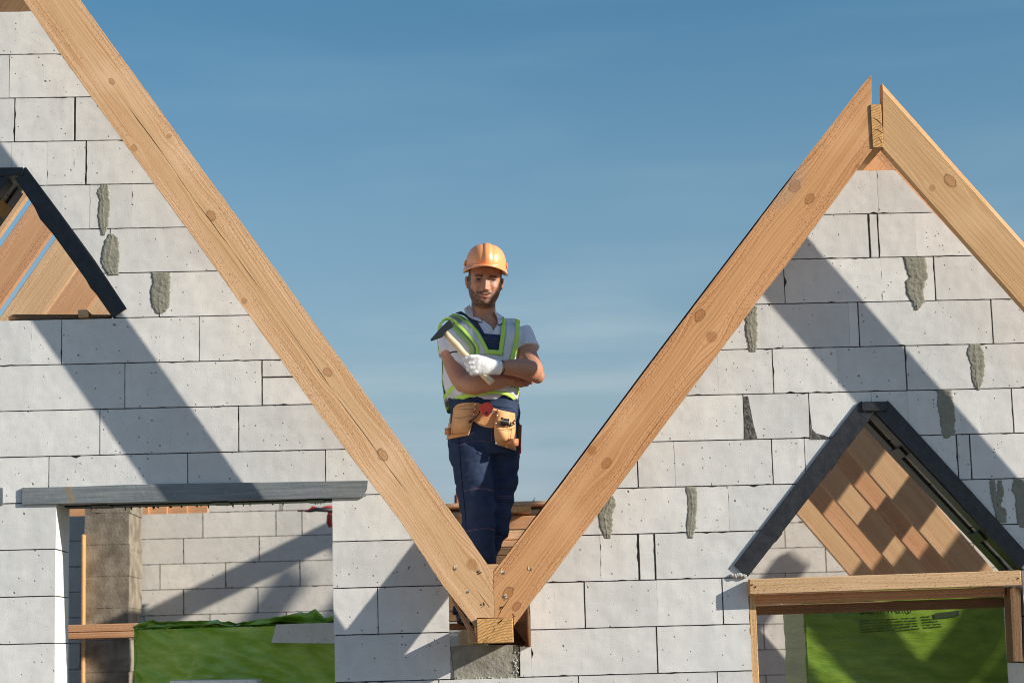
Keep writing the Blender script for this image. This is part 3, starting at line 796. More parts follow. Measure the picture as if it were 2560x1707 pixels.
# next gable (outside the picture on the right): rafters whose shadows fall across this one
dN = Vector((-dQ.x, 0, dQ.z)); nN = Vector((-nQ.x, 0, nQ.z))
for Y in (YF, TH+.02, 1.05, 1.75, 2.45, 3.15, 3.85, 4.55, 5.25, 5.95):
    P = Vector((2*mid-C0.x, Y, C0.z))
    slope_rafter((P.x, P.z), (dN.x, dN.z), (nN.x, nN.z), 3.0, .2, Y, WOOD, 'pine rafter of the neighbouring gable right of the picture', 'neighbouring gable rafters')

for i in range(10):  # unseen rafters added only to cast stripe shadows into the right triangle
    Y = 2.2+.37*i; P = Vector((6.3, Y, 4.014)); slope_rafter((P.x, P.z), (dN.x, dN.z), (nN.x, nN.z), 3.9, .2, Y, WOOD, 'added unseen rafter casting shadow stripes from right of the picture', 'added shadow rafters')
P = Vector((2*mid-C0.x, YK, C0.z)); slp = [P-nN*.02, P+dN*3.0-nN*.02, P+dN*3.0-nN*.002, P-nN*.002]  # board added out of view to block a second band of sun
timber3('sun_blocker_board', slp, TH+.02-YK, (slp[0], slp[1]), WOODR, 'added board blocking sun under the front rafters of the neighbouring gable right of the picture', 'board')
# nails in the foot of the two big rafters
NAIL = mat('nail_steel', (.35, .37, .4), .35, .6, metal=.8)
for u, v, par in ((1139.6, 1421.5, rl), (1171, 1478.5, rl), (1197.8, 1426.5, rl), (1260.8, 1431.5, rr_), (1329, 1421.5, rr_), (1262.2, 1490.5, rr_)):
    bm = bmesh.new(); bmesh.ops.create_cone(bm, cap_ends=True, segments=10, radius1=.0042, radius2=.0042, depth=.004, matrix=Matrix.Translation(W(u, v, YF-.001)) @ Matrix.Rotation(math.pi/2, 4, 'X'))
    obj('nail', bm, NAIL, par)
SPL = mat('splintered_wood', (.80, .62, .42), .9, .1)
HOLE = mat('nail_hole', (.04, .025, .018), .9, .1)
r = random.Random(9)
for u, v, par, hole in ((1140, 1418, rl, 0), (1198, 1432, rl, 1), (1207, 1512, rl, 1), (1258, 1428, rr_, 0), (1325, 1421, rr_, 0), (1255, 1518, rr_, 1), (1262, 1490, rr_, 0)):
    bm = bmesh.new()
    for k in range(5 if not hole else 3):
        a = r.uniform(0, 6.28); p = W(u+r.uniform(-5, 5), v+r.uniform(-5, 5), YF-.0008); L = r.uniform(.004, .010)
        q = [p+Vector((math.cos(a+b)*L*s, 0, math.sin(a+b)*L*s)) for b, s in ((0, 1), (1.4, .35), (3.1, .9), (4.6, .3))]
        if sum((q[i].x*q[(i+1) % 4].z-q[(i+1) % 4].x*q[i].z) for i in range(4)) == 0: continue
        prism(bm, q, [x+Vector((0, .003, 0)) for x in q])
        bmesh.ops.translate(bm, verts=bm.verts[-8:], vec=(0, -.0002*k, 0))
    obj('nail_dent', fix(bm), HOLE if hole else SPL, par)

def crack_line(pts, wpx, Y, par):
    bm = bmesh.new(); q = [W(u, v, Y-.0006) for u, v in pts]; n_ = len(q)
    up = []; dn = []
    for i, p in enumerate(q):
        d = (q[min(i+1, n_-1)]-q[max(i-1, 0)]).normalized(); nn = Vector((-d.z, 0, d.x)); w_ = wpx*.0018*(.25 if i in (0, n_-1) else 1)
        up.append(p+nn*w_/2); dn.append(p-nn*w_/2)
    o = up+dn[::-1]; prism(bm, o, [p+Vector((0, .002, 0)) for p in o]); obj('crack', fix(bm), HOLE, par)
i6 = lambda x, y: (1020+x/3.093, 1200+y/3.093)
crack_line([i6(690, 1060), i6(712, 1022), i6(722, 1000), i6(752, 960), i6(782, 915)], 1.3, YF, rr_)
crack_line([i6(805, 1062), i6(822, 1052), i6(806, 1030)], 3.2, YF, rr_)
crack_line([i6(735, 1070), i6(718, 1088), i6(702, 1100), i6(690, 1112)], 3.0, YF-.012, valley)
crack_line([i6(575, 1262), i6(590, 1240), i6(612, 1228), i6(622, 1205)], 1.2, YF-.012, valley)
crack_line([i6(652, 1175), i6(668, 1150), i6(664, 1120)], .9, YF-.012, valley)
j6 = lambda x, y: (1960+x/3.136, 150+y/3.136)
crack_line([j6(700, 455), j6(735, 475), j6(772, 510)], 2.0, YF-.006, ridge); crack_line([j6(700, 550), j6(735, 548), j6(775, 575)], 1.8, YF-.006, ridge); crack_line([j6(712, 650), j6(745, 610), j6(770, 655)], 1.2, YF-.006, ridge)

# ------------------------------------------------------------------ steel frames
def poly_plate(bm, pts, Y0, Y1):
    prism(bm, [Vector((W(u, v, Y0).x, Y0, W(u, v, Y0).z)) for u, v in pts], [Vector((W(u, v, Y0).x, Y1, W(u, v, Y0).z)) for u, v in pts])
def leg(par, outline, inner, mname='angle_bar', edges=None):
    bm = bmesh.new(); poly_plate(bm, outline, -.011, -.002); fix(bm); bevel(bm, .0015)
    obj(mname, bm, STEEL, par)
def flange(par, p, q, away, y0, y1, name='flange', th=.007, m=None):
    """flange: strip from wall point p to q (photo px on the face plane), going back from y0 to y1"""
    P, Q = W(*p, 0), W(*q, 0); d = (Q-P).normalized(); n = Vector((-d.z, 0, d.x)); 
    if n.dot(W(*away, 0)-P) < 0: n = -n
    bm = bmesh.new(); o = [P, Q, Q+n*th, P+n*th]
    prism(bm, [Vector((a.x, y0, a.z)) for a in o], [Vector((a.x, y1, a.z)) for a in o]); fix(bm)
    obj(name, bm, m or STEEL, par)
def battens(par, p, q, away, ts, y0, y1, wd=.05, m=None, th=.006, off=-.004):
    P, Q = W(*p, 0), W(*q, 0); d = (Q-P).normalized(); n = Vector((-d.z, 0, d.x))
    if n.dot(W(*away, 0)-P) < 0: n = -n
    for t in ts:
        c = P.lerp(Q, t) + n*off; bm = bmesh.new()
        o = [c-d*wd/2, c+d*wd/2, c+d*wd/2-n*th, c-d*wd/2-n*th]
        prism(bm, [Vector((a.x, y0, a.z)) for a in o], [Vector((a.x, y1, a.z)) for a in o]); fix(bm); obj('batten', bm, m or STEEL, par)
fr1 = empty('gable_lintel', W(2177, 1010), 'black welded steel angle frame forming the triangular opening in the right gable', 'steel lintel', 'triangular steel lintels')
q_ = lambda x, y: (1820+x/3.136, 960+y/3.136)
inl = [q_(1140, 235), q_(1050, 350), q_(955, 468), q_(912, 522), q_(838, 625), q_(775, 705), q_(600, 925), q_(415, 1165), q_(385, 1215), q_(155, 1510)]
leg(fr1, [q_(1032, 140), q_(1050, 132)] + inl + [q_(50, 1420), q_(400, 960), q_(800, 440)], None)
leg(fr1, [q_(1250, 128), q_(1268, 142), q_(1560, 460), q_(1900, 830), q_(2330, 1305), q_(2350, 1385), q_(2290, 1450), q_(2000, 1135), q_(1700, 800), q_(1400, 485), q_(1160, 228)], None)
bm = bmesh.new(); poly_plate(bm, [q_(1052, 142), q_(1068, 137), q_(1240, 136), q_(1250, 142), q_(1250, 198), q_(1235, 206), q_(1150, 212), q_(1062, 205), q_(1050, 195)], -.019, -.0112); fix(bm); bevel(bm, .0015); obj('ridge_plate', bm, STEEL, fr1)
bm = bmesh.new(); rw = random.Random(2)
for k in range(28):
    t = k/27; x, y = (1058+t*186, 209+2*math.sin(k)) ; p = W(*q_(x, y), -.0125); ball(bm, p, rw.uniform(.003, .0055), 7, 5)
for k in range(10):
    for xx in (1050, 1250): p = W(*q_(xx, 140+k*7), -.0125); ball(bm, p, rw.uniform(.002, .0045), 7, 5)
obj('weld_seam', bm, STEEL, fr1, smooth=True)
for y0, y1 in ((-.002, .10), (.20, .315)):
    flange(fr1, q_(1140, 238), q_(158, 1505), q_(700, 500), y0, y1); flange(fr1, q_(1150, 240), q_(2290, 1450), q_(2000, 800), y0, y1)
battens(fr1, q_(1150, 240), q_(2290, 1450), q_(2000, 800), (.225, .775), .06, .26)
battens(fr1, q_(1140, 238), q_(158, 1505), q_(700, 500), (.3, .75), .06, .26)
bm = bmesh.new()
for k in range(14): a = k/13; ball(bm, W(*q_(30+a*110, 1500+4*math.sin(a*9)), -.004), rw.uniform(.006, .012), 8, 6)
obj('mortar_smear', bm, mat('pale_mortar', (.48, .46, .42), .9, .1, bump=(90, .004)), wall, smooth=True)

fr2 = empty('gable_lintel', W(40, 430), 'black welded steel angle frame forming the triangular opening in the left gable', 'steel lintel', 'triangular steel lintels')
g_ = lambda x, y: (x/2.613, 400+y/2.613)
leg(fr2, [(58, 437), (59, 420), (65, 418), g_(400, 355), g_(620, 655), g_(828, 970), g_(735, 1030), g_(650, 900), g_(590, 835), g_(560, 780), g_(350, 490), g_(260, 385), g_(225, 310), g_(95, 118)], None)
mi = lambda pl: [(58-u, v) for u, v in pl]
leg(fr2, mi([(58, 437), (59, 420), (65, 418), g_(400, 355), g_(828, 970), g_(735, 1030), g_(560, 780), g_(350, 490), g_(95, 118)]), None)
bm = bmesh.new(); poly_plate(bm, [(-4, 419), (57.5, 418.5), (57.5, 438), (-4, 441)], -.019, -.0112); fix(bm); bevel(bm, .0015); obj('ridge_plate', bm, STEEL, fr2)
for y0, y1 in ((-.002, .10), (.20, .315)):
    flange(fr2, g_(95, 120), g_(735, 1028), g_(800, 500), y0, y1)
    P0_, P1_ = mi([g_(95, 120), g_(735, 1028)]); flange(fr2, P0_, P1_, (-400, 500), y0, y1)
battens(fr2, P0_, P1_, (-400, 500), (.16, .5), .06, .26, wd=.06, m=WOODD)

# lintel over the left window
ln = empty('steel_lintel', W(54, 1240), 'grey primed steel angle lintel with a rust streak over the left window', 'lintel')
bm = bmesh.new(); poly_plate(bm, [(54.5, 1218.5), (180, 1216), (320, 1211), (500, 1207.5), (700, 1204.5), (920, 1200.5), (918, 1222), (908, 1243.5), (54.5, 1261)], -.011, -.002); fix(bm); bevel(bm, .0015)
# rust streak and mill texture
gm = mat('primed_steel_face', (.185, .205, .215), .5, .5); g = G(gm); co, x, y, z, _ = g.coords()
st = g.noise(g.comb(g.math('MULTIPLY', x, 3), y, g.math('MULTIPLY', z, 60)), 1.5, 4)
c = g.mix(g.rng(st, .35, .65), (.15, .17, .18), (.235, .25, .255))
rx = g.math('ADD', Xat(175, .86)-W(54, 1240).x, g.math('MULTIPLY', g.math('SUBTRACT', g.noise(g.comb(0, 0, z), 14, 3), .5), .12))
rs = g.rng(g.math('ABSOLUTE', g.math('SUBTRACT', x, rx)), .004, .016, .75, 0)
c = g.mix(rs, c, (.32, .21, .10)); sp_ = g.rng(g.noise(co, 60, 2), .66, .74, 0, .5); c = g.mix(sp_, c, (.33, .33, .32))
g.val(c, g.b.inputs['Base Color']); g.val(g.bump(g.noise(co, 40, 3), .0015), g.b.inputs['Normal'])
obj('angle_bar', bm, gm, ln)
pz = W(500, 1253).z
def lint(name, y0, y1, z0, z1, m=STEEL, xa=Xat(54.5, .77), xb=Xat(915, .77), bumpy=False):
    bm = bmesh.new(); box(bm, (xa, y0, z0), (xb, y1, z1)); fix(bm)
    obj(name, bm, m, ln)
sl = W(500, 1252).z
lint('flange', -.002, .10, sl+.003, sl+.010, GALV); lint('flange', .20, .315, sl+.003, sl+.010, STEEL)
for u in (220, 525, 765): 
    bm = bmesh.new(); box(bm, (Xat(u, .77), .07, sl-.004), (Xat(u, .77)+.07, .25, sl+.002)); fix(bm); obj('batten', bm, STEEL, ln)
bm = bmesh.new(); r = random.Random(4)     # drips of bitumen under the back flange
for k in range(26):
    x = r.uniform(XL0+.05, XL1-.02); L = r.choice((.002, .003, .005, .011))
    tube(bm, [(x, .312, sl+.004), (x+.002, .312, sl-L)], [r.uniform(.003, .007), .0012], 6)
obj('tar_drip', bm, STEEL, ln)['kind'] = 'stuff'
# small end of a steel bar at the left edge
bm = bmesh.new(); poly_plate(bm, [(-30, 1220), (6.5, 1219), (6.5, 1261), (-30, 1261)], -.011, .05); fix(bm)
tag(obj('steel_bar', bm, GALV), 'rusty steel bar end at the left picture edge level with the lintel', 'steel bar')

# ------------------------------------------------------------------ window timbers, right opening
xb = lambda *a, **k: xbeam(*a, **k)
h1 = lambda x, y: (1850+x/3.3125, 1380+y/3.3125)
WT = wood_material('rough_sawn_beam', (.74, .50, .29), (.53, .32, .16), seed=2.2, flecks=1.3)
timber('crossbeam', [h1(78, 222), h1(600, 203), h1(1200, 184), h1(2326, 148), h1(2333, 274), h1(1200, 310), h1(80, 350)], -.055, -.004, (h1(80, 350), h1(2333, 274)), WT, 'rough sawn crossbeam on the front of the right opening below the triangle', 'beam', 'right opening timbers', bev=.003)
zc = W(2200, 1480).z
timber('crossbeam', [h1(95, 352), h1(2200, 284), h1(2195, 362), h1(100, 432)], .05, .12, (h1(95, 430), h1(2195, 364)), WOODR, 'brown upper crossbeam set back under the front beam of the right opening', 'beam', 'right opening timbers')
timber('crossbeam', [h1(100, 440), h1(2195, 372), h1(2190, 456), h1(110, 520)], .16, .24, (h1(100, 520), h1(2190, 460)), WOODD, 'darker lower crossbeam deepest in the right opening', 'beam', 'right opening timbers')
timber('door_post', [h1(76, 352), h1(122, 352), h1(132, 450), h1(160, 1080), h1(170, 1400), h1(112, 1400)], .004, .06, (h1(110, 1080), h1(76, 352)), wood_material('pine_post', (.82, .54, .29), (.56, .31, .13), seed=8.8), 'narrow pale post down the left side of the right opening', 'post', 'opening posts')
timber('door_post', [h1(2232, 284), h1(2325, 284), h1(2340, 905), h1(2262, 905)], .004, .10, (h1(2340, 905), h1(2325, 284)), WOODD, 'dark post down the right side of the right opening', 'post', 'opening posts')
for u, v in (h1(130, 284), h1(2303, 215), h1(100, 268)):
    bm = bmesh.new(); bmesh.ops.create_cone(bm, cap_ends=True, segments=8, radius1=.0035, radius2=.0035, depth=.003, matrix=Matrix.Translation(W(u, v, -.056)) @ Matrix.Rotation(math.pi/2, 4, 'X'))
    obj('nail', bm, HOLE, bpy.data.objects['crossbeam'])

# wood on the sill of the left triangle
a_ = lambda x, y: (x/3.2676, 380+y/3.2676)
timber('wood_strip', [a_(68, 1370), a_(68, 1345), a_(110, 1325), a_(905, 1328), a_(905, 1352), a_(640, 1360), a_(120, 1369)], .02, .055, (a_(68, 1368), a_(905, 1350)), WOODD, 'thin weathered strip of wood lying along the sill of the left triangle', 'wood strip')
o = timber('wood_offcut', [a_(635, 1290), a_(712, 1286), a_(716, 1345), a_(640, 1352)], -.02, .22, (a_(635, 1350), a_(716, 1345)), WT, 'short square offcut lying end-on on the sill of the left triangle', 'wood block')

# ------------------------------------------------------------------ inside the house
def back_z(u, v, Y): return W(u, v, Y).z
YB = 7.3
bw = empty('back_wall', (0, YB, -1.52), 'pale block wall at the back of the house seen through the left window opening', 'wall')
bm = bmesh.new(); lay = bm.faces.layers.float.new('tone'); r = random.Random(21)
z0b = W(560, 1342.5, YB).z
jb = {0: [(507, .004), (690, .006), (755, .006)], 1: [(459, .006), (648, .004)], 2: [(400, .004), (564, .005), (750, .005)], 3: [(459, .004), (645, .006)], -1: [(520, .003), (705, .010), (700, .002)], 4: [(360, .004), (525, .004)]}
jb[0] = [(507, .006), (690, .006), (755, .006)]
def bblock(xa, xb_, z0, z1): block(bm, lay, quad(xa, xb_, z0+.002, z1-.002), YB, YB+.3, r, amp=.0016)
for k in range(-4, 14):
    z1 = z0b-.2*(k-1); z0 = z1-.2
    us = jb.get(k, [(300+ (k % 2)*93, .004)])
    xs = sorted([Xat(u, (z0+z1)/2, YB) for u, _ in us])
    while xs[0] > -6.2: xs.insert(0, xs[0]-.6)
    while xs[-1] < 6.5: xs.append(xs[-1]+.6)
    for a, b in zip(xs, xs[1:]):
        if k < 0 and b < Xat(522, 1.2, YB): continue
        if k < -1 or (k < 0 and b > Xat(910, 1.2, YB)): continue
        bblock(a+.003, b-.003, z0, z1)
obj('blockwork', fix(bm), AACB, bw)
bm = bmesh.new(); zz = z0b+.2
core_ = lambda a, b, c, d: box(bm, (a, YB+.02, c), (b, YB+.28, d))
core_(-6.2, 6.5, -1.5, zz-.01)
obj('glue_joint', fix(bm), CORE, bw)
# chimney of rough concrete blocks
def solid(name, u0, u1, v0, v1, Y0, Y1, m, parent=None, label=None, cat=None, group=None, bev=.003, frame=True):
    p = W(u0, v1, Y0); q = W(u1, v0, Y0); bm = bmesh.new(); box(bm, (p.x, Y0, min(p.z, q.z)), (q.x, Y1, max(p.z, q.z))); fix(bm)
    if bev: bevel(bm, bev)
    o = obj(name, bm, m, parent, frame=Matrix.Translation(Vector((p.x, Y0, min(p.z, q.z)))))
    if label: tag(o, label, cat, group)
    return o
chm = empty('chimney', W(265, 1700, 6.6), 'rough grey brown concrete chimney stack standing left of the pale back wall', 'chimney')
zc0 = W(265, 1361, 6.6).z
bm = bmesh.new(); lay = bm.faces.layers.float.new('tone'); r = random.Random(8)
xa_, xb2 = Xat(211, .8, 6.6), Xat(322, .8, 6.6)
for k in range(-3, 11):
    z1 = zc0-.238*(k-1); block(bm, lay, quad(xa_, xb2+r.uniform(-.012, .012), z1-.238+.0003, z1-.0003), 6.6, 7.25, r, amp=.0022)
obj('chimney_block', fix(bm), ROUGHCONC, chm)
# timbers around the chimney
solid('roof_post', 202, 209, 1335, 1707, 6.5, 6.6, WOODR, label='thin orange post left of the chimney', cat='post')
tw = W(165, 1596, 3.2); th_ = W(400, 1562, 3.2)
xbeam('rail', Xat(120, .3, 3.2), Xat(420, .3, 3.2), W(250, 1581, 3.2).z+.006, W(250, 1562, 3.2).z+.006, 3.2, 3.3, WOODR, 'upper orange rail crossing the left window in front of the chimney', 'rail', 'stacked orange rails', bev=.004)
xbeam('rail', Xat(120, .3, 3.2), Xat(420, .3, 3.2), W(250, 1598, 3.2).z+.006, W(250, 1582, 3.2).z+.006, 3.2, 3.3, WOODR, 'lower orange rail crossing the left window in front of the chimney', 'rail', 'stacked orange rails', bev=.004)
# board seen above the back wall behind the lintel
for i, (u0, u1) in enumerate(((165, 235), (328, 372), (374, 418), (420, 468), (470, 519))):
    solid('roof_board', u0, u1, 1180, 1289 if i else 1310, YB+.5+.03*i, YB+.55+.03*i, WOODR, label='reddish roof board above the back wall under the lintel, %s of the five' % ('first', 'second', 'third', 'fourth', 'last')[i], cat='board', group='roof boards above the back wall')
# interior timbers beyond the wall that shade it
# red clamp hanging at the edge of the left window
clp = empty('strap_clamp', W(800, 1300, 6.7), 'red and black clamp by the back wall at the right edge of the left window', 'clamp')
RED = mat('red_plastic', (.42, .03, .02), .4, .5); BLK = mat('black_plastic', (.02, .02, .022), .5, .4)
bm = bmesh.new(); tube(bm, [W(*p, 6.7) for p in ((744, 1277), (770, 1275.5), (782, 1268), (800, 1272), (815, 1268), (838, 1266))], [.006, .006, .012, .008, .012, .012], 8); obj('jaw', bm, RED, clp, smooth=True)
bm = bmesh.new(); tube(bm, [W(*p, 6.69) for p in ((762, 1278), (775, 1277), (790, 1273), (838, 1275))], [.004, .010, .016, .018], 8); obj('bar', bm, BLK, clp, smooth=True)
bm = bmesh.new(); tube(bm, [W(*p, 6.7) for p in ((826, 1276), (824, 1290), (823, 1305), (826, 1317))], [(.014, .014), (.022, .02), (.022, .02), (.014, .014)], 12); obj('grip', bm, RED, clp, smooth=True)

# green plastic wrapped packs
def foil(name):
    m = mat(name, (.26, .42, .04), .3, .5); g = G(m); co, x, y, z, _ = g.coords()
    n1 = g.noise(g.comb(g.math('ADD', g.math('MULTIPLY', x, 3), g.math('MULTIPLY', z, 2)), y, g.math('MULTIPLY', z, 9)), 2, 5, .6)
    n2 = g.noise(g.comb(g.math('MULTIPLY', x, 2), y, g.math('MULTIPLY', z, 30)), 1.6, 3)
    c = g.mix(g.rng(n1, .35, .7), (.11, .205, .016), (.23, .34, .04)); g.val(c, g.b.inputs['Base Color'])
    g.val(g.bump(n2, .0022, g.bump(n1, .007)), g.b.inputs['Normal']); return m
FOIL = foil('green_film'); FOIL_SUNLIT = foil('green_film_painted_sun')  # brighter copy: sunlight missing on the left pack is put into its colour
for n_ in FOIL_SUNLIT.node_tree.nodes:
    if n_.type == 'MIX' and n_.data_type == 'RGBA': n_.inputs['A'].default_value = (.34, .56, .045, 1); n_.inputs['B'].default_value = (.58, .78, .16, 1)
FOIL_SUNLIT.node_tree.nodes['Principled BSDF'].inputs['Roughness'].default_value = .22
def pack(u0, u1, v0, Y0, Y1, zb, label, wrinkle=.006, seed=0, fm=None):
    o_ = empty('wrapped_pack', (W(u0, v0, Y0).x, Y0, zb), label, 'wrapped pack', 'green film wrapped packs')
    x0, x1 = W(u0, v0, Y0).x, W(u1, v0, Y0).x; zt_ = W((u0+u1)/2, v0, Y0).z
    bm = bmesh.new(); nx, nz_, ny = 130, 150, 14
    def pt(x, y, z, n):
        q_ = x*.45+z; d = wrinkle*(1.5*noise.noise((x*2+z*2, q_*7, seed))+1.0*noise.noise((x*5, q_*17, seed+5))+.35*noise.noise((x*11, z*24, seed+9))-.7*abs(noise.noise((x*3.3+z*2, q_*10, seed+3))))
        return Vector((x, y, z)) + n*d
    def sheet(f, a, b, n):
        g = [[bm.verts.new(pt(*f(i/a, j/b), n)) for j in range(b+1)] for i in range(a+1)]
        for i in range(a):
            for j in range(b): bm.faces.new((g[i][j], g[i+1][j], g[i+1][j+1], g[i][j+1]))
    sheet(lambda s, t: (x0+(x1-x0)*s, Y0, zb+(zt_-zb)*t), nx, nz_, Vector((0, -1, 0)))
    sheet(lambda s, t: (x0, Y0+(Y1-Y0)*s, zb+(zt_-zb)*t), ny, nz_, Vector((-1, 0, 0)))
    sheet(lambda s, t: (x1, Y0+(Y1-Y0)*s, zb+(zt_-zb)*t), ny, nz_, Vector((1, 0, 0)))
    sheet(lambda s, t: (x0+(x1-x0)*s, Y0+(Y1-Y0)*t, zt_), nx, ny, Vector((0, 0, 1)))
    bmesh.ops.remove_doubles(bm, verts=bm.verts, dist=.004)
    obj('film', fix(bm), fm or FOIL, o_, smooth=True)
    return o_, x0, x1, zt_
pk1, x0, x1, zt1 = pack(334, 905, 1566, 1.1, 2.2, -1.5, 'torn green film wrapped pack with a block on top behind the left window', .024, 1, FOIL_SUNLIT)
# torn film flaps on top
def flap(pts_top, Y, seed, par):
    bm = bmesh.new(); n = 60; T_ = resamp(pts_top, n); g = []
    for i in range(n):
        u, v = T_[i].x, T_[i].y; row = []
        top = W(u, v+3.5*noise.noise((i*.6, seed, 1))+2*noise.noise((i*1.7, seed, 7)), Y); 
        for j in range(7):
            t = j/6; p = Vector((top.x, Y+.10*noise.noise((i*.17, j*.5, seed))+.012*noise.noise((i*.9, j, seed+3))+.05*t, top.z+(zt1-.01-top.z)*t)); row.append(bm.verts.new(p))
        g.append(row)
    for i in range(n-1):
        for j in range(6): bm.faces.new((g[i][j], g[i+1][j], g[i+1][j+1], g[i][j+1]))
    o_ = obj('film_flap', fix(bm), FOIL_SUNLIT, par, smooth=True); s = o_.modifiers.new('t', 'SOLIDIFY'); s.thickness = .0015
flap([(334, 1565), (352, 1556), (385, 1547), (395, 1555), (425, 1552), (475, 1551), (530, 1550), (600, 1556), (640, 1548), (700, 1540), (750, 1530), (770, 1533), (788, 1520), (812, 1547), (832, 1536), (860, 1545), (905, 1545)], 1.25, 2, pk1)
flap([(334, 1570), (400, 1562), (470, 1560), (560, 1562), (620, 1560), (690, 1557), (905, 1562)], 1.16, 5, pk1)
bl = empty('loose_block', W(750, 1608, 1.02), 'pale block lying on the torn green pack behind the left window', 'block', 'loose blocks')
bm = bmesh.new(); lay = bm.faces.layers.float.new('tone'); 
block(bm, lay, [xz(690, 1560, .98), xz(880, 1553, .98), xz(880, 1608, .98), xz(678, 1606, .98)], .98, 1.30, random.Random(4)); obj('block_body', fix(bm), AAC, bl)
bl = empty('loose_block', W(530, 1707, .95), 'pale block at the very bottom edge in front of the green pack', 'block', 'loose blocks')
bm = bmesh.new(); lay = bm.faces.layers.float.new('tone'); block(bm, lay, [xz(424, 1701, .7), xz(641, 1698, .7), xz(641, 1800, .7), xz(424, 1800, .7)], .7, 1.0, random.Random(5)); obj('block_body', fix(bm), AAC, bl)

pk2, x0, x1, zt2 = pack(2008, 2514, 1470, .93, 1.53, -1.5, 'tall smooth green film wrapped pack with printed text behind the right opening', .0035, 30)
# printing on the film
INK = mat('green_ink', (.03, .05, .02), .5, .3)
def seg(u0, v0, u1, v1, h, bm, Y=.9255):
    a, b = W(u0, v0, Y), W(u1, v1, Y); hh = h/5000*9.7
    q = [Vector((a.x, Y, a.z-hh/2)), Vector((b.x, Y, b.z-hh/2)), Vector((b.x, Y, b.z+hh/2)), Vector((a.x, Y, a.z+hh/2))]
    prism(bm, q, [p+Vector((0, .001, 0)) for p in q])
k1 = lambda x, y: (2100+x/7.84, 1520+y/7.84)
def textline(bm, x0, x1, y, sl, h, words, r):
    """a line of small illegible print: letter-sized strokes grouped in words"""
    x = x0; wi = 0
    for w0, w1 in words:
        x = w0
        while x < w1:
            L = r.uniform(10, 17); hh = h*r.choice((.62, .62, .62, 1.0, .85)); yy = y+sl*(x-x0)
            k_ = r.random()
            (u, v) = k1(x, yy); (u2, v2) = k1(x+L*.25, yy+sl*L*.25); seg(u, v, u2, v2, hh/7.84, bm)
            if k_ > .35: (u, v) = k1(x+L*.25, yy+hh*.22); (u2, v2) = k1(x+L*.72, yy+hh*.22); seg(u, v, u2, v2, hh*.3/7.84, bm)
            if k_ > .6: (u, v) = k1(x+L*.25, yy-hh*.22); (u2, v2) = k1(x+L*.72, yy-hh*.22); seg(u, v, u2, v2, hh*.3/7.84, bm)
            x += L*1.0
r = random.Random(12); bm = bmesh.new()
for i, ws in enumerate(([(395, 415), (440, 580), (620, 740), (770, 860), (900, 1145), (1175, 1365), (1405, 1510)], [(385, 580), (615, 720), (760, 1030), (1060, 1080), (1110, 1220), (1260, 1320), (1350, 1510)],
                        [(385, 490), (520, 580), (620, 850), (880, 1015), (1050, 1255), (1290, 1400), (1430, 1520)], [(385, 600), (630, 840), (860, 1010), (1045, 1380), (1420, 1530)], [(410, 700), (720, 860), (905, 1080), (1110, 1380), (1400, 1560)])):
    textline(bm, 395, 1500, 250+i*54, -.062, 30, ws, r)
for i, ws in enumerate(([(1610, 1790)], [(1620, 1720), (1740, 1830)], [(1620, 1680), (1700, 1930)], [(1630, 1680), (1710, 1790), (1830, 1890), (1915, 1985)], [(1640, 1995)])):
    textline(bm, 1610, 1995, 165+i*54, -.07, 30, ws, r)
obj('small_print', fix(bm), INK, pk2)
bm = bmesh.new()   # heading, cut off by the beam above
cu = bpy.data.curves.new('t', 'FONT'); cu.body = 'BREAWWGHG'; cu.size = .075; cu.extrude = .0005
tob = bpy.data.objects.new('t', cu); COL.objects.link(tob); bpy.context.view_layer.update()
tm = bpy.data.meshes.new_from_object(tob.evaluated_get(bpy.context.evaluated_depsgraph_get())); bpy.data.objects.remove(tob)
p0, p1 = W(*k1(390, 118), .9255), W(*k1(1395, 90), .9255); wd = max(v_.co.x for v_ in tm.vertices)
for v_ in tm.vertices:
    c = v_.co; t = c.x/wd; v_.co = Vector((p0.x+(p1.x-p0.x)*t, .9255+c.z, p0.z+(p1.z-p0.z)*t+c.y))
obj('heading_print', tm, INK, pk2)
bm = bmesh.new(); seg(*k1(1850, 170), *k1(2330, 110), 9, bm, .9248); seg(*k1(1850, 120), *k1(2330, 60), 5, bm, .9252); obj('print_bar', fix(bm), INK, pk2)

# planks stacked beyond the notch
stk = [(1040, 1420, 1256, 1267, 4.6, WOOD, 'top pale plank of the stack behind the man'), (1040, 1420, 1270, 1277, 4.75, WOODD, 'dark board filling the shaded gap, second in the stack behind the man'),  # second entry: dark board put in for the shaded gap under the top plank
       (1040, 1420, 1279, 1292, 4.5, WOODR, 'third plank of the stack behind the man'), (1040, 1420, 1293, 1327, 4.3, WOODR, 'pinkish wide fourth plank of the stack behind the man'),
       (1040, 1420, 1328, 1352, 4.0, WOOD, 'light fifth plank of the stack behind the man'), (1040, 1420, 1353, 1370, 3.8, WOODR, 'orange sixth plank of the stack behind the man')]
for i, (u0, u1, v0, v1, Y, mm_, lab) in enumerate(stk):
    p, q = W(1230, v0, Y), W(1230, v1, Y)
    xbeam('plank', Xat(u0-20, p.z, Y), Xat(u1, p.z, Y)+.3, q.z, p.z, Y, Y+.22, mm_, lab, 'plank', 'planks stacked behind the man', bev=.006, slope=.006)
p, q = W(1280, 1265, 4.2), W(1328, 1278, 4.2)
ybeam('wood_offcut', p.x, q.x, q.z, p.z, 4.2, 4.8, WOOD, 'short pale block stuck out of the plank stack right of the man', 'wood block')
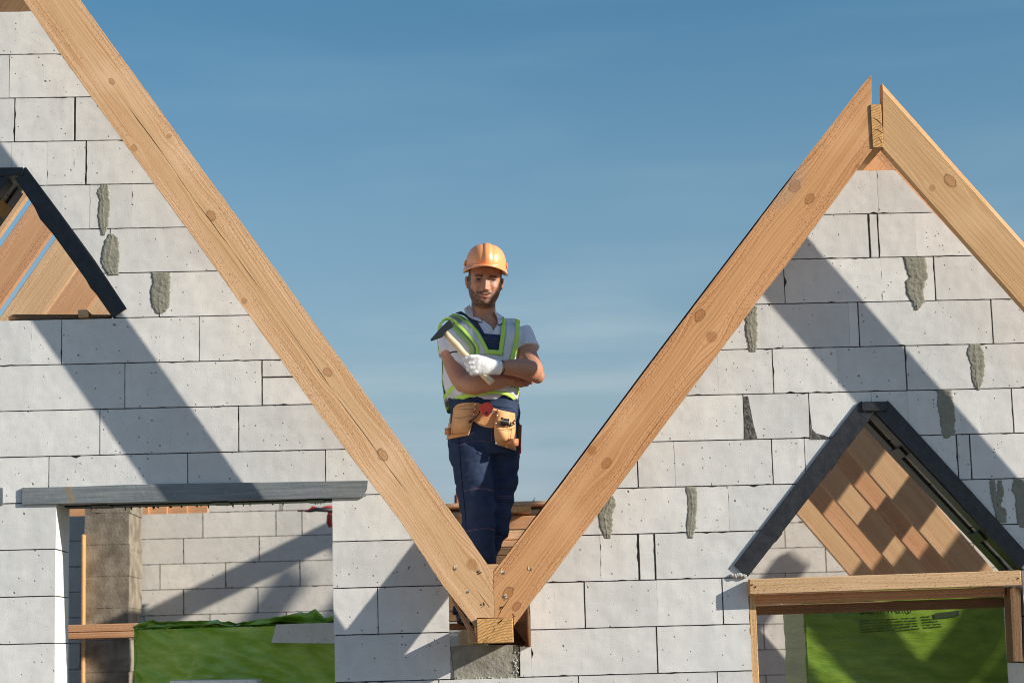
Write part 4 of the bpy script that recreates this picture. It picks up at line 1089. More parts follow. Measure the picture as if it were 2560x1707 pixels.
for (v0, v1, Y, mm_, lab) in ((1369, 1388, 2.6, WOODD, 'dark crossbeam low in the notch right of the man'), (1389, 1412, 2.2, WOODD, 'grey brown crossbeam lowest behind the notch'), (1478, 1526, 2.0, WOODD, 'dark beam seen through the hole left of the valley beam'), (1527, 1551, 1.9, WOODD, 'second dark beam seen through the hole left of the valley beam')):
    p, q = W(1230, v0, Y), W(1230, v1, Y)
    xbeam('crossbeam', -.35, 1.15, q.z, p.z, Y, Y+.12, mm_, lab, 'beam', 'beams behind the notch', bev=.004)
p, q = W(1230, 1411, .16), W(1230, 1452, .16)
xbeam('crossbeam', W(1190, 1420, .14).x, W(1290, 1420, .14).x, q.z, p.z, .10, .16, WOOD, 'small pine tie visible just above where the two rafters meet', 'beam', 'beams behind the notch', bev=.003)
# plank the man stands on
zfl = W(1200, 1556, .42).z
xbeam('plank', Xat(1115, zfl, .3), Xat(1330, zfl, .3), zfl-.028, zfl, .34, .62, WOODR, 'short plank under the man\'s boots across the valley beam', 'plank', 'planks stacked behind the man', bev=.003)
# distant bits over the planks
bm = bmesh.new(); tube(bm, [W(1142, 1262, 9), W(1142, 1238, 9)], .022, 8); tube(bm, [W(1142, 1238, 9), W(1143, 1228, 9)], [.014, .006], 8)
tag(obj('marker_post', bm, mat('marker_red', (.35, .07, .04), .6, .3, var=(20, .6, (.12, .16, .05)))), 'tiny red marker post left of the man\'s knee against the sky', 'post')
bm = bmesh.new(); tube(bm, [W(1333, 1262, 9), W(1335, 1250, 9)], .012, 6); tube(bm, [W(1335, 1250, 9), W(1337, 1243, 9)], .004, 6)
tag(obj('vent_pipe', bm, mat('pipe_grey', (.12, .14, .16), .6, .3)), 'tiny grey pipe on the horizon right of the man\'s knee', 'pipe')
# packing and rafters' feet visible in the hole under the notch
for i, (a, b, Y) in enumerate(((1121, 1477, -.20), (1110, 1478, -.16))):
    pass
timber('rafter_packer', [(1121, 1483), (1130, 1489), (1186, 1577), (1191, 1605), (1172, 1605), (1170, 1577)], YK+.004, YK+.05, ((1121, 1483), (1186, 1577)), WOOD, 'thin packing board under the foot of the long left rafter', 'board')
timber('expansion_strip', [(1318, 1520), (1323, 1523), (1328, 1600), (1327, 1616), (1321, 1613), (1318, 1570)], -.02, .10, ((1320, 1520), (1326, 1610)), WOODD, 'ragged brown strip against the right side of the hole under the notch', 'strip')

# ================================================================== the man
YP = .42
def P(u, v, dy=0.0): return W(u, v, YP+dy)
MP = (8.7+YP)/5000*1.01                     # metres per photograph pixel at the man
c1 = lambda x, y: (1060+x/5.226, 580+y/5.226)
c2 = lambda x, y: (1060+x/5.226, 780+y/5.226)
c3 = lambda x, y: (1060+x/5.226, 960+y/5.226)
c4 = lambda x, y: (1060+x/5.226, 1140+y/5.226)
man = empty('person', W(1205, 1556, YP+.02), 'bearded man in orange hard hat and navy overalls, arms crossed, standing in the notch', 'person')
def loft(bm, rows, seg=28):
    """rows: (v, u_left, u_right, depth radius, dy)"""
    pts = []; rads = []; rings = []
    for v, a, b, rd, dy in rows:
        c = P((a+b)/2, v, dy); ra = (b-a)/2*MP
        rings.append([bm.verts.new(c + RT*(ra*math.copysign(abs(math.cos(t))**.85, math.cos(t))) + Vector((0, 1, 0))*(rd*math.copysign(abs(math.sin(t))**.9, math.sin(t)))) for t in [2*math.pi*k/seg for k in range(seg)]])
    for a, b in zip(rings, rings[1:]):
        for k in range(seg): bm.faces.new((a[k], a[(k+1) % seg], b[(k+1) % seg], b[k]))
    bm.faces.new(rings[0]); bm.faces.new(rings[-1][::-1])
def limb(bm, rows, seg=18):
    """rows: (u, v, dy, radius m or (a,b))"""
    tube(bm, [P(u, v, dy) for u, v, dy, r in rows], [r for *_, r in rows], seg)
def spline(rows, n=5):
    out = []
    for i in range(len(rows)-1):
        p0, p1, p2, p3 = rows[max(i-1, 0)], rows[i], rows[i+1], rows[min(i+2, len(rows)-1)]
        for k in range(n):
            t = k/n
            out.append(tuple(.5*((2*b)+(-a+c)*t+(2*a-5*b+4*c-d)*t*t+(-a+3*b-3*c+d)*t**3) for a, b, c, d in zip(p0, p1, p2, p3)))
    out.append(tuple(rows[-1])); return out

# ---- head ----------------------------------------------------------
HC = P(1212.0, 700.2, -.035)                 # point midway between the eyes, inside the head
hr = math.radians(3.4)
hX = (RT*math.cos(hr) - UP*math.sin(hr)).normalized(); hY = Vector((.02, -1, -.02)); hZ = hX.cross(-hY).normalized() if False else None
hZ = (UP*math.cos(hr) + RT*math.sin(hr)).normalized(); hF = hZ.cross(hX).normalized()
if hF.y > 0: hF = -hF                        # facing the viewer
# turn the face a little to the right of the picture
yaw = math.radians(4); hX, hF = (hX*math.cos(yaw) - hF*math.sin(-yaw)*-1).normalized(), (hF*math.cos(yaw) + hX*math.sin(yaw)).normalized()
hX = hF.cross(hZ).normalized(); hX = hX if hX.dot(RT) > 0 else -hX
def H(x, f, z): return HC + hX*x + hF*f + hZ*z
def Hinv(p): d = p-HC; return d.dot(hX), d.dot(hF), d.dot(hZ)
def interp(tab, z):
    if z >= tab[0][0]: return tab[0][1]
    for (a, fa), (b, fb) in zip(tab, tab[1:]):
        if z >= b:
            t = (z-b)/(a-b); t = t*t*(3-2*t) if False else t
            return fb+(fa-fb)*t
    return tab[-1][1]
Wt = [(.13, .004), (.122, .028), (.105, .050), (.08, .066), (.05, .0745), (.02, .077), (0, .0765), (-.03, .0755), (-.055, .071), (-.075, .0655), (-.095, .056), (-.110, .044), (-.122, .029), (-.1295, .010)]
Ft = [(.13, .0), (.122, .022), (.105, .048), (.08, .068), (.05, .080), (.02, .083), (0, .080), (-.03, .080), (-.055, .081), (-.075, .082), (-.095, .081), (-.110, .078), (-.122, .066), (-.1295, .045)]
Bt = [(.13, .0), (.122, .035), (.105, .065), (.08, .090), (.05, .104), (.02, .108), (0, .106), (-.03, .092), (-.055, .070), (-.075, .048), (-.095, .025), (-.110, .005), (-.122, -.012), (-.1295, -.025)]
def ga(x, z, cx, cz, sx, sz): return math.exp(-((x-cx)/sx)**2-((z-cz)/sz)**2)
def feat(x, z):
    ax = abs(x); d = 0
    # nose
    if -.062 < z < .022:
        t = min(1, max(0, (.012-z)/.056)); wdt = .0068+.0062*t
        amp = .004+.020*t
        if z < -.044: amp *= max(0, 1-((-.044-z)/.010))**1
        d += amp*math.exp(-(x/wdt)**2)
        d += .008*ga(ax, z, .0125, -.0425, .0062, .0065)
    d += .0055*ga(ax, z, .028, .017, .022, .006)           # brow ridge
    d -= .0095*ga(ax, z, .033, -.001, .015, .0095)         # socket
    d += .0052*ga(ax, z, .034, -.0015, .011, .0075)        # lids over the eyeball
    d -= .004*ga(ax, z, .014, .002, .006, .010)
    d += .0052*ga(ax, z, .044, -.030, .016, .013)          # smiling cheeks
    d -= .0032*ga(ax, z, .031, -.052, .006, .013)          # smile fold
    d += .0040*ga(x, z, 0, -.0665+14*x*x, .024, .0045)      # upper lip
    d -= .0046*ga(x, z, 0, -.0712+14*x*x, .026, .0020)      # mouth line
    d += .0050*ga(x, z, 0, -.0772+10*x*x, .018, .0045)      # lower lip
    d -= .0038*ga(x, z, 0, -.0875, .018, .0055)
    d += .0055*ga(x, z, 0, -.108, .022, .013)              # chin
    d -= .0016*ga(x, z, 0, .045, .02, .02)
    return d
def head_mesh():
    bm = bmesh.new(); nz, na = 150, 132; rings = []
    for i in range(nz):
        z = .1295-(.1295+.1290)*i/(nz-1); w_, f, b = interp(Wt, z), interp(Ft, z), interp(Bt, z); ring = []
        for k in range(na):
            t = 2*math.pi*k/na; c_, s_ = math.cos(t), math.sin(t)
            x = w_*math.copysign(abs(s_)**.88, s_)
            y = (f*c_ if c_ > 0 else b*c_)
            if c_ > 0:
                y = f*abs(c_)**(.82)
                y += feat(x, z)*min(1, c_*1.9)
            ring.append(bm.verts.new(H(x, y, z)))
        rings.append(ring)
    for a, b in zip(rings, rings[1:]):
        for k in range(na): bm.faces.new((a[k], a[(k+1) % na], b[(k+1) % na], b[k]))
    bm.faces.new(rings[0]); bm.faces.new(rings[-1][::-1])
    return bm
def ear(bm, s):
    # outer shell with a rim and a hollow
    for a, (dx, f, z, r) in enumerate(((.0775, -.004, .004, .012), (.0815, -.010, .010, .011), (.084, -.014, .006, .010), (.083, -.014, -.006, .0095), (.080, -.010, -.018, .009), (.0775, -.004, -.027, .0085))):
        ball(bm, H(s*dx, f, z-.008), r*.85, 12, 8)
def rim(bm, s):
    pts = [(.0765, .004, -.002), (.082, -.002, .014), (.087, -.012, .016), (.0895, -.019, .004), (.087, -.017, -.012), (.0815, -.008, -.028), (.077, -.002, -.035)]
    q = spline(pts, 4); tube(bm, [H(s*a, f, z-.006) for a, f, z in q], .0034, 8)

SKIN_BASE = (.54, .248, .145)
bm = head_mesh()
for s in (-1, 1): ear(bm, s); rim(bm, s)
# neck and upper body inside the clothes
loft(bm, [(745, 1182, 1236, .058, .0), (770, 1178, 1238, .060, .0), (790, 1175, 1241, .060, .012), (803, 1166, 1252, .062, .012), (812, 1146, 1274, .075, .012), (824, 1124, 1294, .088, .01), (850, 1116, 1298, .100, .0), (900, 1118, 1292, .108, 0), (960, 1122, 1290, .105, 0), (1040, 1136, 1286, .105, 0), (1100, 1134, 1286, .10, .02), (1130, 1140, 1284, .09, .02)])
tube(bm, [H(0, -.02, -.06), P(1208, 775, .01), P(1208, 795, .015)], [.055, .054, .060], 20)
body = bm
# arms. his right arm (left in the picture): forearm under; his left arm: forearm over
armR = spline([(1122, 832, .02, .050), (1124, 862, .0, .050), (1133, 900, -.035, .0485), (1146, 936, -.075, .046), (1161, 957, -.105, .0440), (1185, 962, -.150, .0440), (1215, 957, -.165, .0415), (1250, 951, -.150, .035), (1280, 948, -.12, .028)], 4)
armL = spline([(1300, 832, .02, .050), (1308, 862, .0, .050), (1320, 895, -.035, .0475), (1330, 917, -.08, .047), (1331, 928, -.125, .0475), (1312, 922, -.170, .0455), (1288, 919, -.20, .0400), (1265, 918.5, -.222, .0325), (1250, 918.5, -.232, .0285)], 4)
limb(body, armR); limb(body, armL)
# elbows
ball(body, P(1158, 966, -.098), (.036, .034, .030)); ball(body, P(1344, 940, -.11), (.033, .034, .034))
# his right hand, tucked under the other arm: palm and fingertips
limb(body, [(1276, 948, -.12, (.026, .016)), (1296, 949, -.10, (.036, .014)), (1308, 951, -.09, (.034, .012))], 14)
for k, (u, v, L) in enumerate(((1304, 944, 20), (1306, 950, 25), (1305, 956, 26), (1300, 961.5, 20))):
    limb(body, [(u-6, v, -.095, .0092), (u+L*.4, v+1, -.085, .0088), (u+L*.8, v+1, -.065, .0078), (u+L, v, -.045, .0066)], 10)
limb(body, [(1290, 946, -.115, .011), (1302, 936, -.120, .0095), (1312, 931, -.115, .008)], 10)
bm_me = remesh(body, .0030, 1)
# colour the skin: beard, brows, lips, hair are the skin's own colours; socket and fold shade is painted
def beard_mask(x, f, z):
    if f < -.035 or z > .028 or z < -.15: return 0
    ax = abs(x)
    n = noise.noise((x*150, z*150, f*150))*.5+noise.noise((x*420, z*300, f*420))*.5
    m = 0
    up = -.020 if ax > .066 else (-.036-.028*max(0, min(1, (.066-ax)/.028)) if ax > .038 else -.066)   # cheek line
    if ax > .0665: up = .03 if ax < .0785 else -1                                                              # sideburn
    m = max(m, min(1, max(0, (up-z)/.009)))
    m = max(m, min(1, max(0, (z+.0665)/.003)) * min(1, max(0, (-.0515-z)/.005)) * min(1, max(0, (.036-ax)/.010)) * (.75 if ax < .006 else 1))   # moustache
    m = max(m, min(1, max(0, (-.053-z)/.005))*math.exp(-((ax-.034)/.0075)**2))          # round the mouth corners
    lip = ga(x, z, 0, -.0735, .0235, .0085)
    m *= 1-min(1, lip*1.6)
    gap = ga(ax, z, .017, -.089, .010, .006)                                              # bare patch beside the soul patch
    m *= 1-.65*gap
    m *= .88+.75*n
    if z < -.118: m *= max(0, 1-(-.118-z)/.022)
    if f < -.03: m *= .3
    return max(0, min(1, m))
def skin_color(p):
    x, f, z = Hinv(p); c = list(SKIN_BASE)
    n = noise.noise(p*60)*.05+noise.noise(p*14)*.05
    c = [k*(1+n) for k in c]
    if -.16 < z < .14 and abs(x) < .11 and abs(f) < .13:
        def mixc(col, t):
            t = max(0, min(1, t))
            for i in range(3): c[i] = c[i]*(1-t)+col[i]*t
        if f > 0:
            ax = abs(x)
            mixc((.60, .24, .16), .35*ga(ax, z, .045, -.03, .02, .018)+.35*ga(x, z, 0, -.035, .012, .014))
            mixc((.50, .19, .15), ga(x, z, 0, -.0775, .020, .0050)*.9); mixc((.44, .16, .12), ga(x, z, 0, -.0660+14*x*x, .021, .0028)*.8)
            mixc((.040, .014, .010), 1.4*ga(x, z, 0, -.0712+14*x*x, .027, .0024))
            mixc((.045, .016, .012), .8*ga(ax, z, .0068, -.0505, .0034, .0024))      # nostrils
            # brows
            bz = .0155+.10*(ax-.018)-1.9*(ax-.018)**2
            if .010 < ax < .058: mixc((.022, .011, .006), 1.3*math.exp(-((z-bz)/.0052)**2)*min(1, (ax-.010)/.006)*min(1, (.058-ax)/.014)*(.8+.4*noise.noise((x*500, z*300, 1))))
            # narrowed eyes: dark lash line, white, iris
            ez = .0005-.03*(ax-.033)*0-3.2*(ax-.033)**2
            on = max(0, 1-((ax-.034)/.0155)**2)
            mixc((.50, .42, .38), 1.0*math.exp(-((z-(ez-.0022))/.0024)**4)*(on > .25))
            mixc((.012, .008, .006), 1.5*math.exp(-((z-(ez-.0018))/.0040)**2)*math.exp(-((x-math.copysign(.0335, x)-.001)/.0060)**2))
            mixc((.02, .010, .007), 1.2*math.exp(-((z-(ez+.0018))/.0026)**2)*min(1, on*2))
            mixc((.17, .07, .045), .75*math.exp(-((z-(ez-.0065))/.0024)**2)*min(1, on*1.5))
            mixc((.25, .11, .07), .45*ga(ax, z, .034, -.014, .014, .004)); mixc((.22, .095, .06), .5*ga(ax, z, .016, .003, .008, .010)); mixc((.30, .13, .085), .35*ga(ax, z, .0305, -.05, .005, .014))  # brown shade of eye sockets and smile folds painted into the skin
        b = beard_mask(x, f, z)
        mixc((.062, .032, .017), b*.97)
        # cropped hair at the temples and back
        if z > -.012 and (abs(x) > .063 and f < .036 and f > .002 or f < -.03): mixc((.028, .017, .012), .93)
    return c
me = bm_me
ca = me.color_attributes.new('paint', 'FLOAT_COLOR', 'POINT')
buf = []
bd = []
for v_ in me.vertices:
    c = skin_color(v_.co); buf += [c[0], c[1], c[2], 1]
ca.data.foreach_set('color', buf)
# stubble stands slightly proud
for v_ in me.vertices:
    x, f, z = Hinv(v_.co)
    if f > -.03 and -.15 < z < .0 and abs(x) < .09:
        b = beard_mask(x, f, z)
        if b > .05: v_.co += v_.normal*(.0016*b)
skin = mat('tanned_skin', SKIN_BASE, .48, .45, sss=.0); g = G(skin); co, x, y, z, _ = g.coords()
at = N(g.nt, 'ShaderNodeAttribute'); at.attribute_name = 'paint'
hn = g.noise(g.comb(g.math('MULTIPLY', x, 260), g.math('MULTIPLY', y, 260), g.math('MULTIPLY', z, 700)), 1, 2)
hairy = g.math('MULTIPLY', g.rng(hn, .48, .66, 0, .60), g.math('LESS_THAN', z, W(1200, 890, YP).z - man.location.z))
cc = g.mix(hairy, at.outputs['Color'], (.13, .06, .035)); g.val(cc, g.b.inputs['Base Color'])
g.val(g.bump(g.noise(co, 420, 3), .0006, g.bump(g.noise(co, 70, 3), .0012)), g.b.inputs['Normal'])
body_o = obj('body', me, skin, man, smooth=True)
# eyes: small glossy balls just showing between the lids
EYE = mat('eye_gloss', (.05, .03, .02), .08, .6)
for s in (-1, 1):
    bm = bmesh.new(); ball(bm, H(s*.0335+.001, .0775, -.0015), (.0042, .003, .0022), 12, 8); obj('eye', bm, EYE, man, smooth=True)

# ---- hard hat ---------------------------------------------------------
HAT = mat('orange_shell', (1.0, .385, .14), .34, .5, coat=.2, var=(5, .25, (1.0, .45, .20))); HATM = HAT
def helmet():
    bm = bmesh.new(); na, nb = 96, 40; rings = []
    rx, rf, rb, rz = .0925, .112, .118, .100; z0 = .066
    for i in range(nb+1):
        a = math.pi/2*i/nb; ring = []
        for k in range(na):
            t = 2*math.pi*k/na; s_, c_ = math.sin(t), math.cos(t)
            ca_, sa_ = math.cos(a)**.80, math.sin(a)**.92
            x = rx*ca_*s_; y = (rf if c_ > 0 else rb)*ca_*c_; z = z0+rz*sa_
            ridge = .0048*math.exp(-(x/.016)**4)*min(1, ca_*3+.45)*(1 if i > 6 else i/6)
            side_ = -.0012*math.exp(-((abs(x)-.021)/.0055)**2)*(1 if i > 8 else i/8)*(ca_ > .05)
            n = Vector((x/rx, y/rf, (z-z0)/rz)); n.normalize()
            d = ridge+side_
            if i == 0 or i == 1: d += .0
            ring.append(bm.verts.new(H(x+n.x*d, y+n.y*d, z+n.z*d)))
        rings.append(ring)
    for a, b in zip(rings, rings[1:]):
        for k in range(na): bm.faces.new((a[k], b[k], b[(k+1) % na], a[(k+1) % na]))
    # rim all round, growing into a curved peak over the face
    prev = rings[0]
    for j in range(1, 8):
        t_ = j/7; ring = []
        for k in range(na):
            t = 2*math.pi*k/na; s_, c_ = math.sin(t), math.cos(t)
            pk = max(0, c_)**2.2; outw = .011+.042*pk
            base = (rf if c_ > 0 else rb)
            x = (rx+outw*min(1, t_)*(1 if True else 0)*(1-.35*pk))*s_; y = (base+outw*t_)*c_ ; x = (rx+(outw*(1-.55*pk))*t_)*s_
            z = z0 - .014*t_*(1-pk) - (.002*t_)*pk - .021*t_*abs(s_)**2
            ring.append(bm.verts.new(H(x, y, z)))
        for k in range(na): bm.faces.new((prev[(k+1) % na], prev[k], ring[k], ring[(k+1) % na]))
        prev = ring
    # rolled lip
    ring = []
    for k in range(na):
        p = prev[k].co; ring.append(bm.verts.new(p - hZ*.006))
    for k in range(na): bm.faces.new((prev[(k+1) % na], prev[k], ring[k], ring[(k+1) % na]))
    return bm
bm = helmet(); fix(bm)
hel = obj('hard_hat', bm, HAT, man, smooth=True); so_ = hel.modifiers.new('s', 'SOLIDIFY'); so_.thickness = .0026; so_.offset = 0
for s in (-1, 1):     # slots for ear defenders
    bm = bmesh.new(); ball(bm, H(s*.096, .006, .062), 1e-4)
    bm.free(); bm = bmesh.new()
    o_ = [H(s*.0905, .026, .086), H(s*.0905, -.010, .086), H(s*.0965, -.012, .058), H(s*.0965, .028, .058)]
    prism(bm, o_, [p_ + hX*(s*.007) for p_ in o_]); fix(bm); bevel(bm, .0016, 2); obj('side_slot', bm, HAT, hel, smooth=False)
bm = bmesh.new(); r_ = []   # front label field, slightly raised
STK = mat('orange_label', (.85, .36, .06), .3, .5)
tb = bvh_of(hel.data)
def hel_local(p): return PW[hel.name].inverted() @ p

# ---- shirt --------------------------------------------------------------
def fold(p, k=1.0, seed=0):
    q = Vector((p.x*7, p.y*5, p.z*9))
    return k*(.0042*noise.noise(q+Vector((seed, 0, 0)))+.0026*noise.noise(q*2.3+Vector((0, seed, 3)))+.0011*noise.noise(q*6))
bm = bmesh.new()
loft(bm, [(801, 1160, 1256, .066, .012), (808, 1140, 1280, .082, .012), (818, 1116, 1301, .096, .01), (832, 1106, 1309, .108, .005), (850, 1104, 1308, .116, .0), (880, 1107, 1300, .123, 0), (920, 1108, 1297, .124, 0), (960, 1110, 1297, .122, 0), (985, 1114, 1297, .120, 0), (1005, 1122, 1296, .118, 0)])
limb(bm, spline([(1124, 824, .02, .050), (1122, 846, .008, .058), (1124, 868, -.006, .060), (1128, 884, -.018, .062)], 3))
limb(bm, spline([(1300, 824, .02, .050), (1307, 846, .008, .057), (1312, 862, -.004, .058), (1318, 877, -.018, .060)], 3))
sh_me = remesh(bm, .0055, 3, lambda p: fold(p, 2.0, 2))
V_neck = [c1(600, 945), c1(640, 1060), c1(745, 1150), c1(870, 1240), c1(905, 1305), c1(925, 1260), c1(965, 1190), c1(935, 1090), c1(925, 1035), c1(800, 900)]
def inside(poly, u, v):
    c = False; j = len(poly)-1
    for i in range(len(poly)):
        if (poly[i][1] > v) != (poly[j][1] > v) and u < (poly[j][0]-poly[i][0])*(v-poly[i][1])/(poly[j][1]-poly[i][1]+1e-12)+poly[i][0]: c = not c
        j = i
    return c
sh_full = bvh_of(sh_me)
b2 = bmesh.new(); b2.from_mesh(sh_me); b2.faces.ensure_lookup_table()
kill = []
for f in b2.faces:
    c = f.calc_center_median(); u, v = pix(c)
    if c.y < YP+.02 and inside(V_neck, u, v): kill.append(f)
    elif v < 806 and 1178 < u < 1240: kill.append(f)
bmesh.ops.delete(b2, geom=kill, context='FACES'); b2.to_mesh(sh_me); b2.free()
SHIRT = mat('grey_cotton', (.76, .74, .78), .9, .2, bump=(700, .0006), var=(900, .35, (.62, .62, .68)))
sh = obj('polo_shirt', sh_me, SHIRT, man, smooth=True)

def drape(name, L, R, tree, off, mt, parent, n=26, m=7, thick=.0022, bulge=0, wr=.0, extra=None, ymax=None):
    """a strip of cloth or leather laid over the body between two outlines given in photograph px"""
    A, B = resamp(L, n), resamp(R, n); bm = bmesh.new(); g = []; lastd = None
    for i in range(n):
        row = []
        for j in range(m):
            t = j/(m-1); u, v = A[i].x+(B[i].x-A[i].x)*t, A[i].y+(B[i].y-A[i].y)*t; d = ray(u, v)
            h = tree.ray_cast(CAM, d)
            dist = h[3] if h[0] is not None else None
            row.append([d, dist, t, u, v])
        g.append(row)
    # fill misses from neighbours
    for i in range(n):
        ks = [q[1] for q in g[i] if q[1] is not None]
        for j in range(m):
            if g[i][j][1] is None:
                near = sorted((abs(j-jj), g[i][jj][1]) for jj in range(m) if g[i][jj][1] is not None)
                if near: g[i][j].append(near[0][1]+.012*min(3, near[0][0]))
                else: g[i][j].append(None)
            else: g[i][j].append(g[i][j][1])
    for i in range(n):
        for j in range(m):
            if g[i][j][5] is None:
                c_ = [(abs(i-ii), g[ii][j][5]) for ii in range(n) if g[ii][j][5] is not None]
                g[i][j][5] = min(c_)[1] if c_ else (YP+8.7)
    D = [[g[i][j][5] for j in range(m)] for i in range(n)]
    for _ in range(2):
        D = [[(D[i][j]*2+D[max(i-1, 0)][j]+D[min(i+1, n-1)][j]+D[i][max(j-1, 0)]+D[i][min(j+1, m-1)])/6 for j in range(m)] for i in range(n)]
    vs_ = []
    for i in range(n):
        rr = []
        for j in range(m):
            d, _, t, u, v, _ = g[i][j]; bb = bulge*math.sin(math.pi*t)**.6*math.sin(math.pi*min(1, (i/(n-1))*1.15+.02))**.6 if bulge else 0
            w_ = wr*noise.noise((u*.09, v*.06, len(name)*3.1))
            rr.append(bm.verts.new(CAM + d*(D[i][j]-off-bb-w_)))
        vs_.append(rr)
    for i in range(n-1):
        for j in range(m-1): bm.faces.new((vs_[i][j], vs_[i+1][j], vs_[i+1][j+1], vs_[i][j+1]))
    bmesh.ops.recalc_face_normals(bm, faces=bm.faces[:])
    if bm.faces[0].normal.y > 0: bmesh.ops.reverse_faces(bm, faces=bm.faces[:])
    o = obj(name, bm, mt, parent, smooth=True)
    s = o.modifiers.new('t', 'SOLIDIFY'); s.thickness = thick; s.offset = -1
    return o
NAVY = mat('navy_workwear', (.020, .036, .082), .85, .25, bump=(500, .0008), var=(11, .75, (.042, .060, .115)))
LIME = mat('lime_binding', (.52, .78, .13), .7, .3, bump=(600, .0005))
LIMED = mat('lime_mesh', (.42, .60, .25), .85, .2, bump=(900, .001))
SILV = mat('reflective_tape', (.56, .57, .58), .45, .5, metal=.1, bump=(25, .003), var=(30, .4, (.66, .67, .68)))
HEM = mat('navy_trim', (.015, .02, .045), .8, .2)
# hems of the sleeves
for rows in ([c2(240, 612), c2(262, 580), c2(300, 552), c2(360, 527), c2(420, 519), c2(470, 521)], [c2(1228, 520), c2(1262, 495), c2(1320, 480), c2(1390, 476), c2(1440, 484), c2(1458, 498)]):
    q = spline(rows, 5); A_ = [(u, v-2.0) for u, v in q]; B_ = [(u+.3, v+1.2) for u, v in q]
    drape('sleeve_trim', A_, B_, sh_full, .003, HEM, sh, n=26, m=3)
# collar
drape('collar', [c1(598, 948), c1(625, 1015), c1(680, 1085), c1(752, 1155)], [c1(528, 998), c1(560, 1075), c1(625, 1130), c1(738, 1172)], sh_full, .012, SHIRT, sh, bulge=.004, thick=.003)
drape('collar', [c1(925, 1035), c1(945, 1085), c1(962, 1135), c1(968, 1205)], [c1(955, 1050), c1(1040, 1108), c1(1052, 1150), c1(1005, 1200)], sh_full, .012, SHIRT, sh, bulge=.004, thick=.003)
for q in ([c1(524, 1000), c1(556, 1077), c1(622, 1133), c1(738, 1176)], [c1(1042, 1106), c1(1055, 1150), c1(1007, 1204), c1(966, 1210)]):
    drape('collar_trim', q, [(u+1.0, v+1.6) for u, v in q], sh_full, .0135, HEM, sh, m=3, n=16)
bm = bmesh.new(); hp = sh_full.ray_cast(CAM, ray(*c1(877, 1290)))[0]; ball(bm, (hp or P(1227, 826, -.1)) + Vector((0, -.005, 0)), (.006, .003, .006)); obj('button', bm, mat('button_white', (.7, .68, .66), .3, .5), sh, smooth=True)
drape('placket', [c1(745, 1160), c1(830, 1230), c1(890, 1305), c1(895, 1335)], [c1(775, 1155), c1(870, 1225), c1(912, 1300), c1(915, 1335)], sh_full, .003, SHIRT, sh, m=4)

# ---- overalls ------------------------------------------------------------
bm = bmesh.new()
loft(bm, [(978, 1120, 1296, .118, .002), (1000, 1122, 1297, .121, .002), (1030, 1126, 1298, .122, .004), (1060, 1124, 1296, .120, .008), (1090, 1119, 1297, .120, .014), (1115, 1118, 1298, .115, .02), (1138, 1122, 1298, .105, .024)])
def leg_rows(rows, ph):
    q = spline(rows, 6); limb(bm, [(u+1.0*math.sin(v*.11+ph), v, dy+.003*math.sin(v*.17+ph), r+.0020*math.sin(v*.16+ph*2)) for u, v, dy, r in q], 26)
leg_rows([(1176, 1105, .0, .098), (1178, 1130, -.004, .1035), (1183, 1160, -.006, .096), (1189, 1195, -.008, .0900), (1191, 1240, -.010, .0865), (1194, 1280, -.012, .0810), (1198, 1320, -.008, .0740), (1201, 1350, .0, .0670), (1202, 1385, .008, .0640), (1196, 1430, .016, .064), (1182, 1480, .022, .067), (1170, 1520, .025, .066), (1164, 1541, .025, .064)], 0)
leg_rows([(1258, 1105, .03, .078), (1256, 1135, .04, .0800), (1256, 1170, .05, .0770), (1254, 1205, .06, .0740), (1249, 1240, .065, .0680), (1244, 1280, .07, .0650), (1236, 1320, .075, .0620), (1224, 1355, .08, .0560), (1214, 1395, .085, .053), (1210, 1440, .09, .056), (1212, 1490, .095, .060), (1214, 1532, .10, .060)], 1.7)
tr_me = remesh(bm, .0060, 3, lambda p: fold(p, 2.2, 8) + .004*noise.noise((p.x*5, p.y*4, p.z*22)) + (.006*noise.noise((p.x*14, 2, p.z*30)) if p.z < W(1200, 1335, YP).z else 0))
tr_tree = bvh_of(tr_me)
ov = obj('overalls', tr_me, NAVY, man, smooth=True)
drape('bib', [c2(742, 276), c2(790, 370), c2(842, 492), c2(860, 640)], [c2(1008, 298), c2(1010, 400), c2(1010, 500), c2(1000, 640)], sh_full, .007, NAVY, ov, n=30, m=10)
drape('bib', [c3(560, 130), c3(560, 170), c3(540, 240)], [c3(1235, 150), c3(1240, 230), c3(1235, 330)], tr_tree, .003, NAVY, ov, n=14, m=22)
drape('shoulder_strap', [c1(412, 1060), c1(520, 1092), c1(640, 1192), c1(705, 1262), c1(745, 1335)], [c1(482, 1036), c1(600, 1108), c1(682, 1160), c1(742, 1240), c1(795, 1335)], sh_full, .009, NAVY, ov)
STRAPB = mat('black_buckle', (.03, .033, .04), .4, .5)
drape('buckle', [c1(622, 1178), c1(650, 1215), c1(690, 1262)], [c1(690, 1160), c1(712, 1200), c1(742, 1245)], sh_full, .014, STRAPB, ov, n=8, m=5, thick=.003)
THR = mat('pink_thread', (.30, .17, .24), .8, .2)
def stitch(pts, tree, off=.0035, w_=.55, n=40, name='stitch_line', par=None, mt=THR):
    q = spline([tuple(p) for p in pts], 6)
    drape(name, q, [(u, v+w_) for u, v in q], tree, off, mt, par or ov, n=n, m=2, thick=.0006)
stitch([c2(760, 345-15), c2(880, 345), c2(1000, 360)], sh_full, .0105); stitch([c2(800, 378), c2(900, 392), c2(995, 405)], sh_full, .0105)
stitch([c3(462, 800), c3(560, 760), c3(680, 738), c3(780, 742), c3(880, 765)], tr_tree)
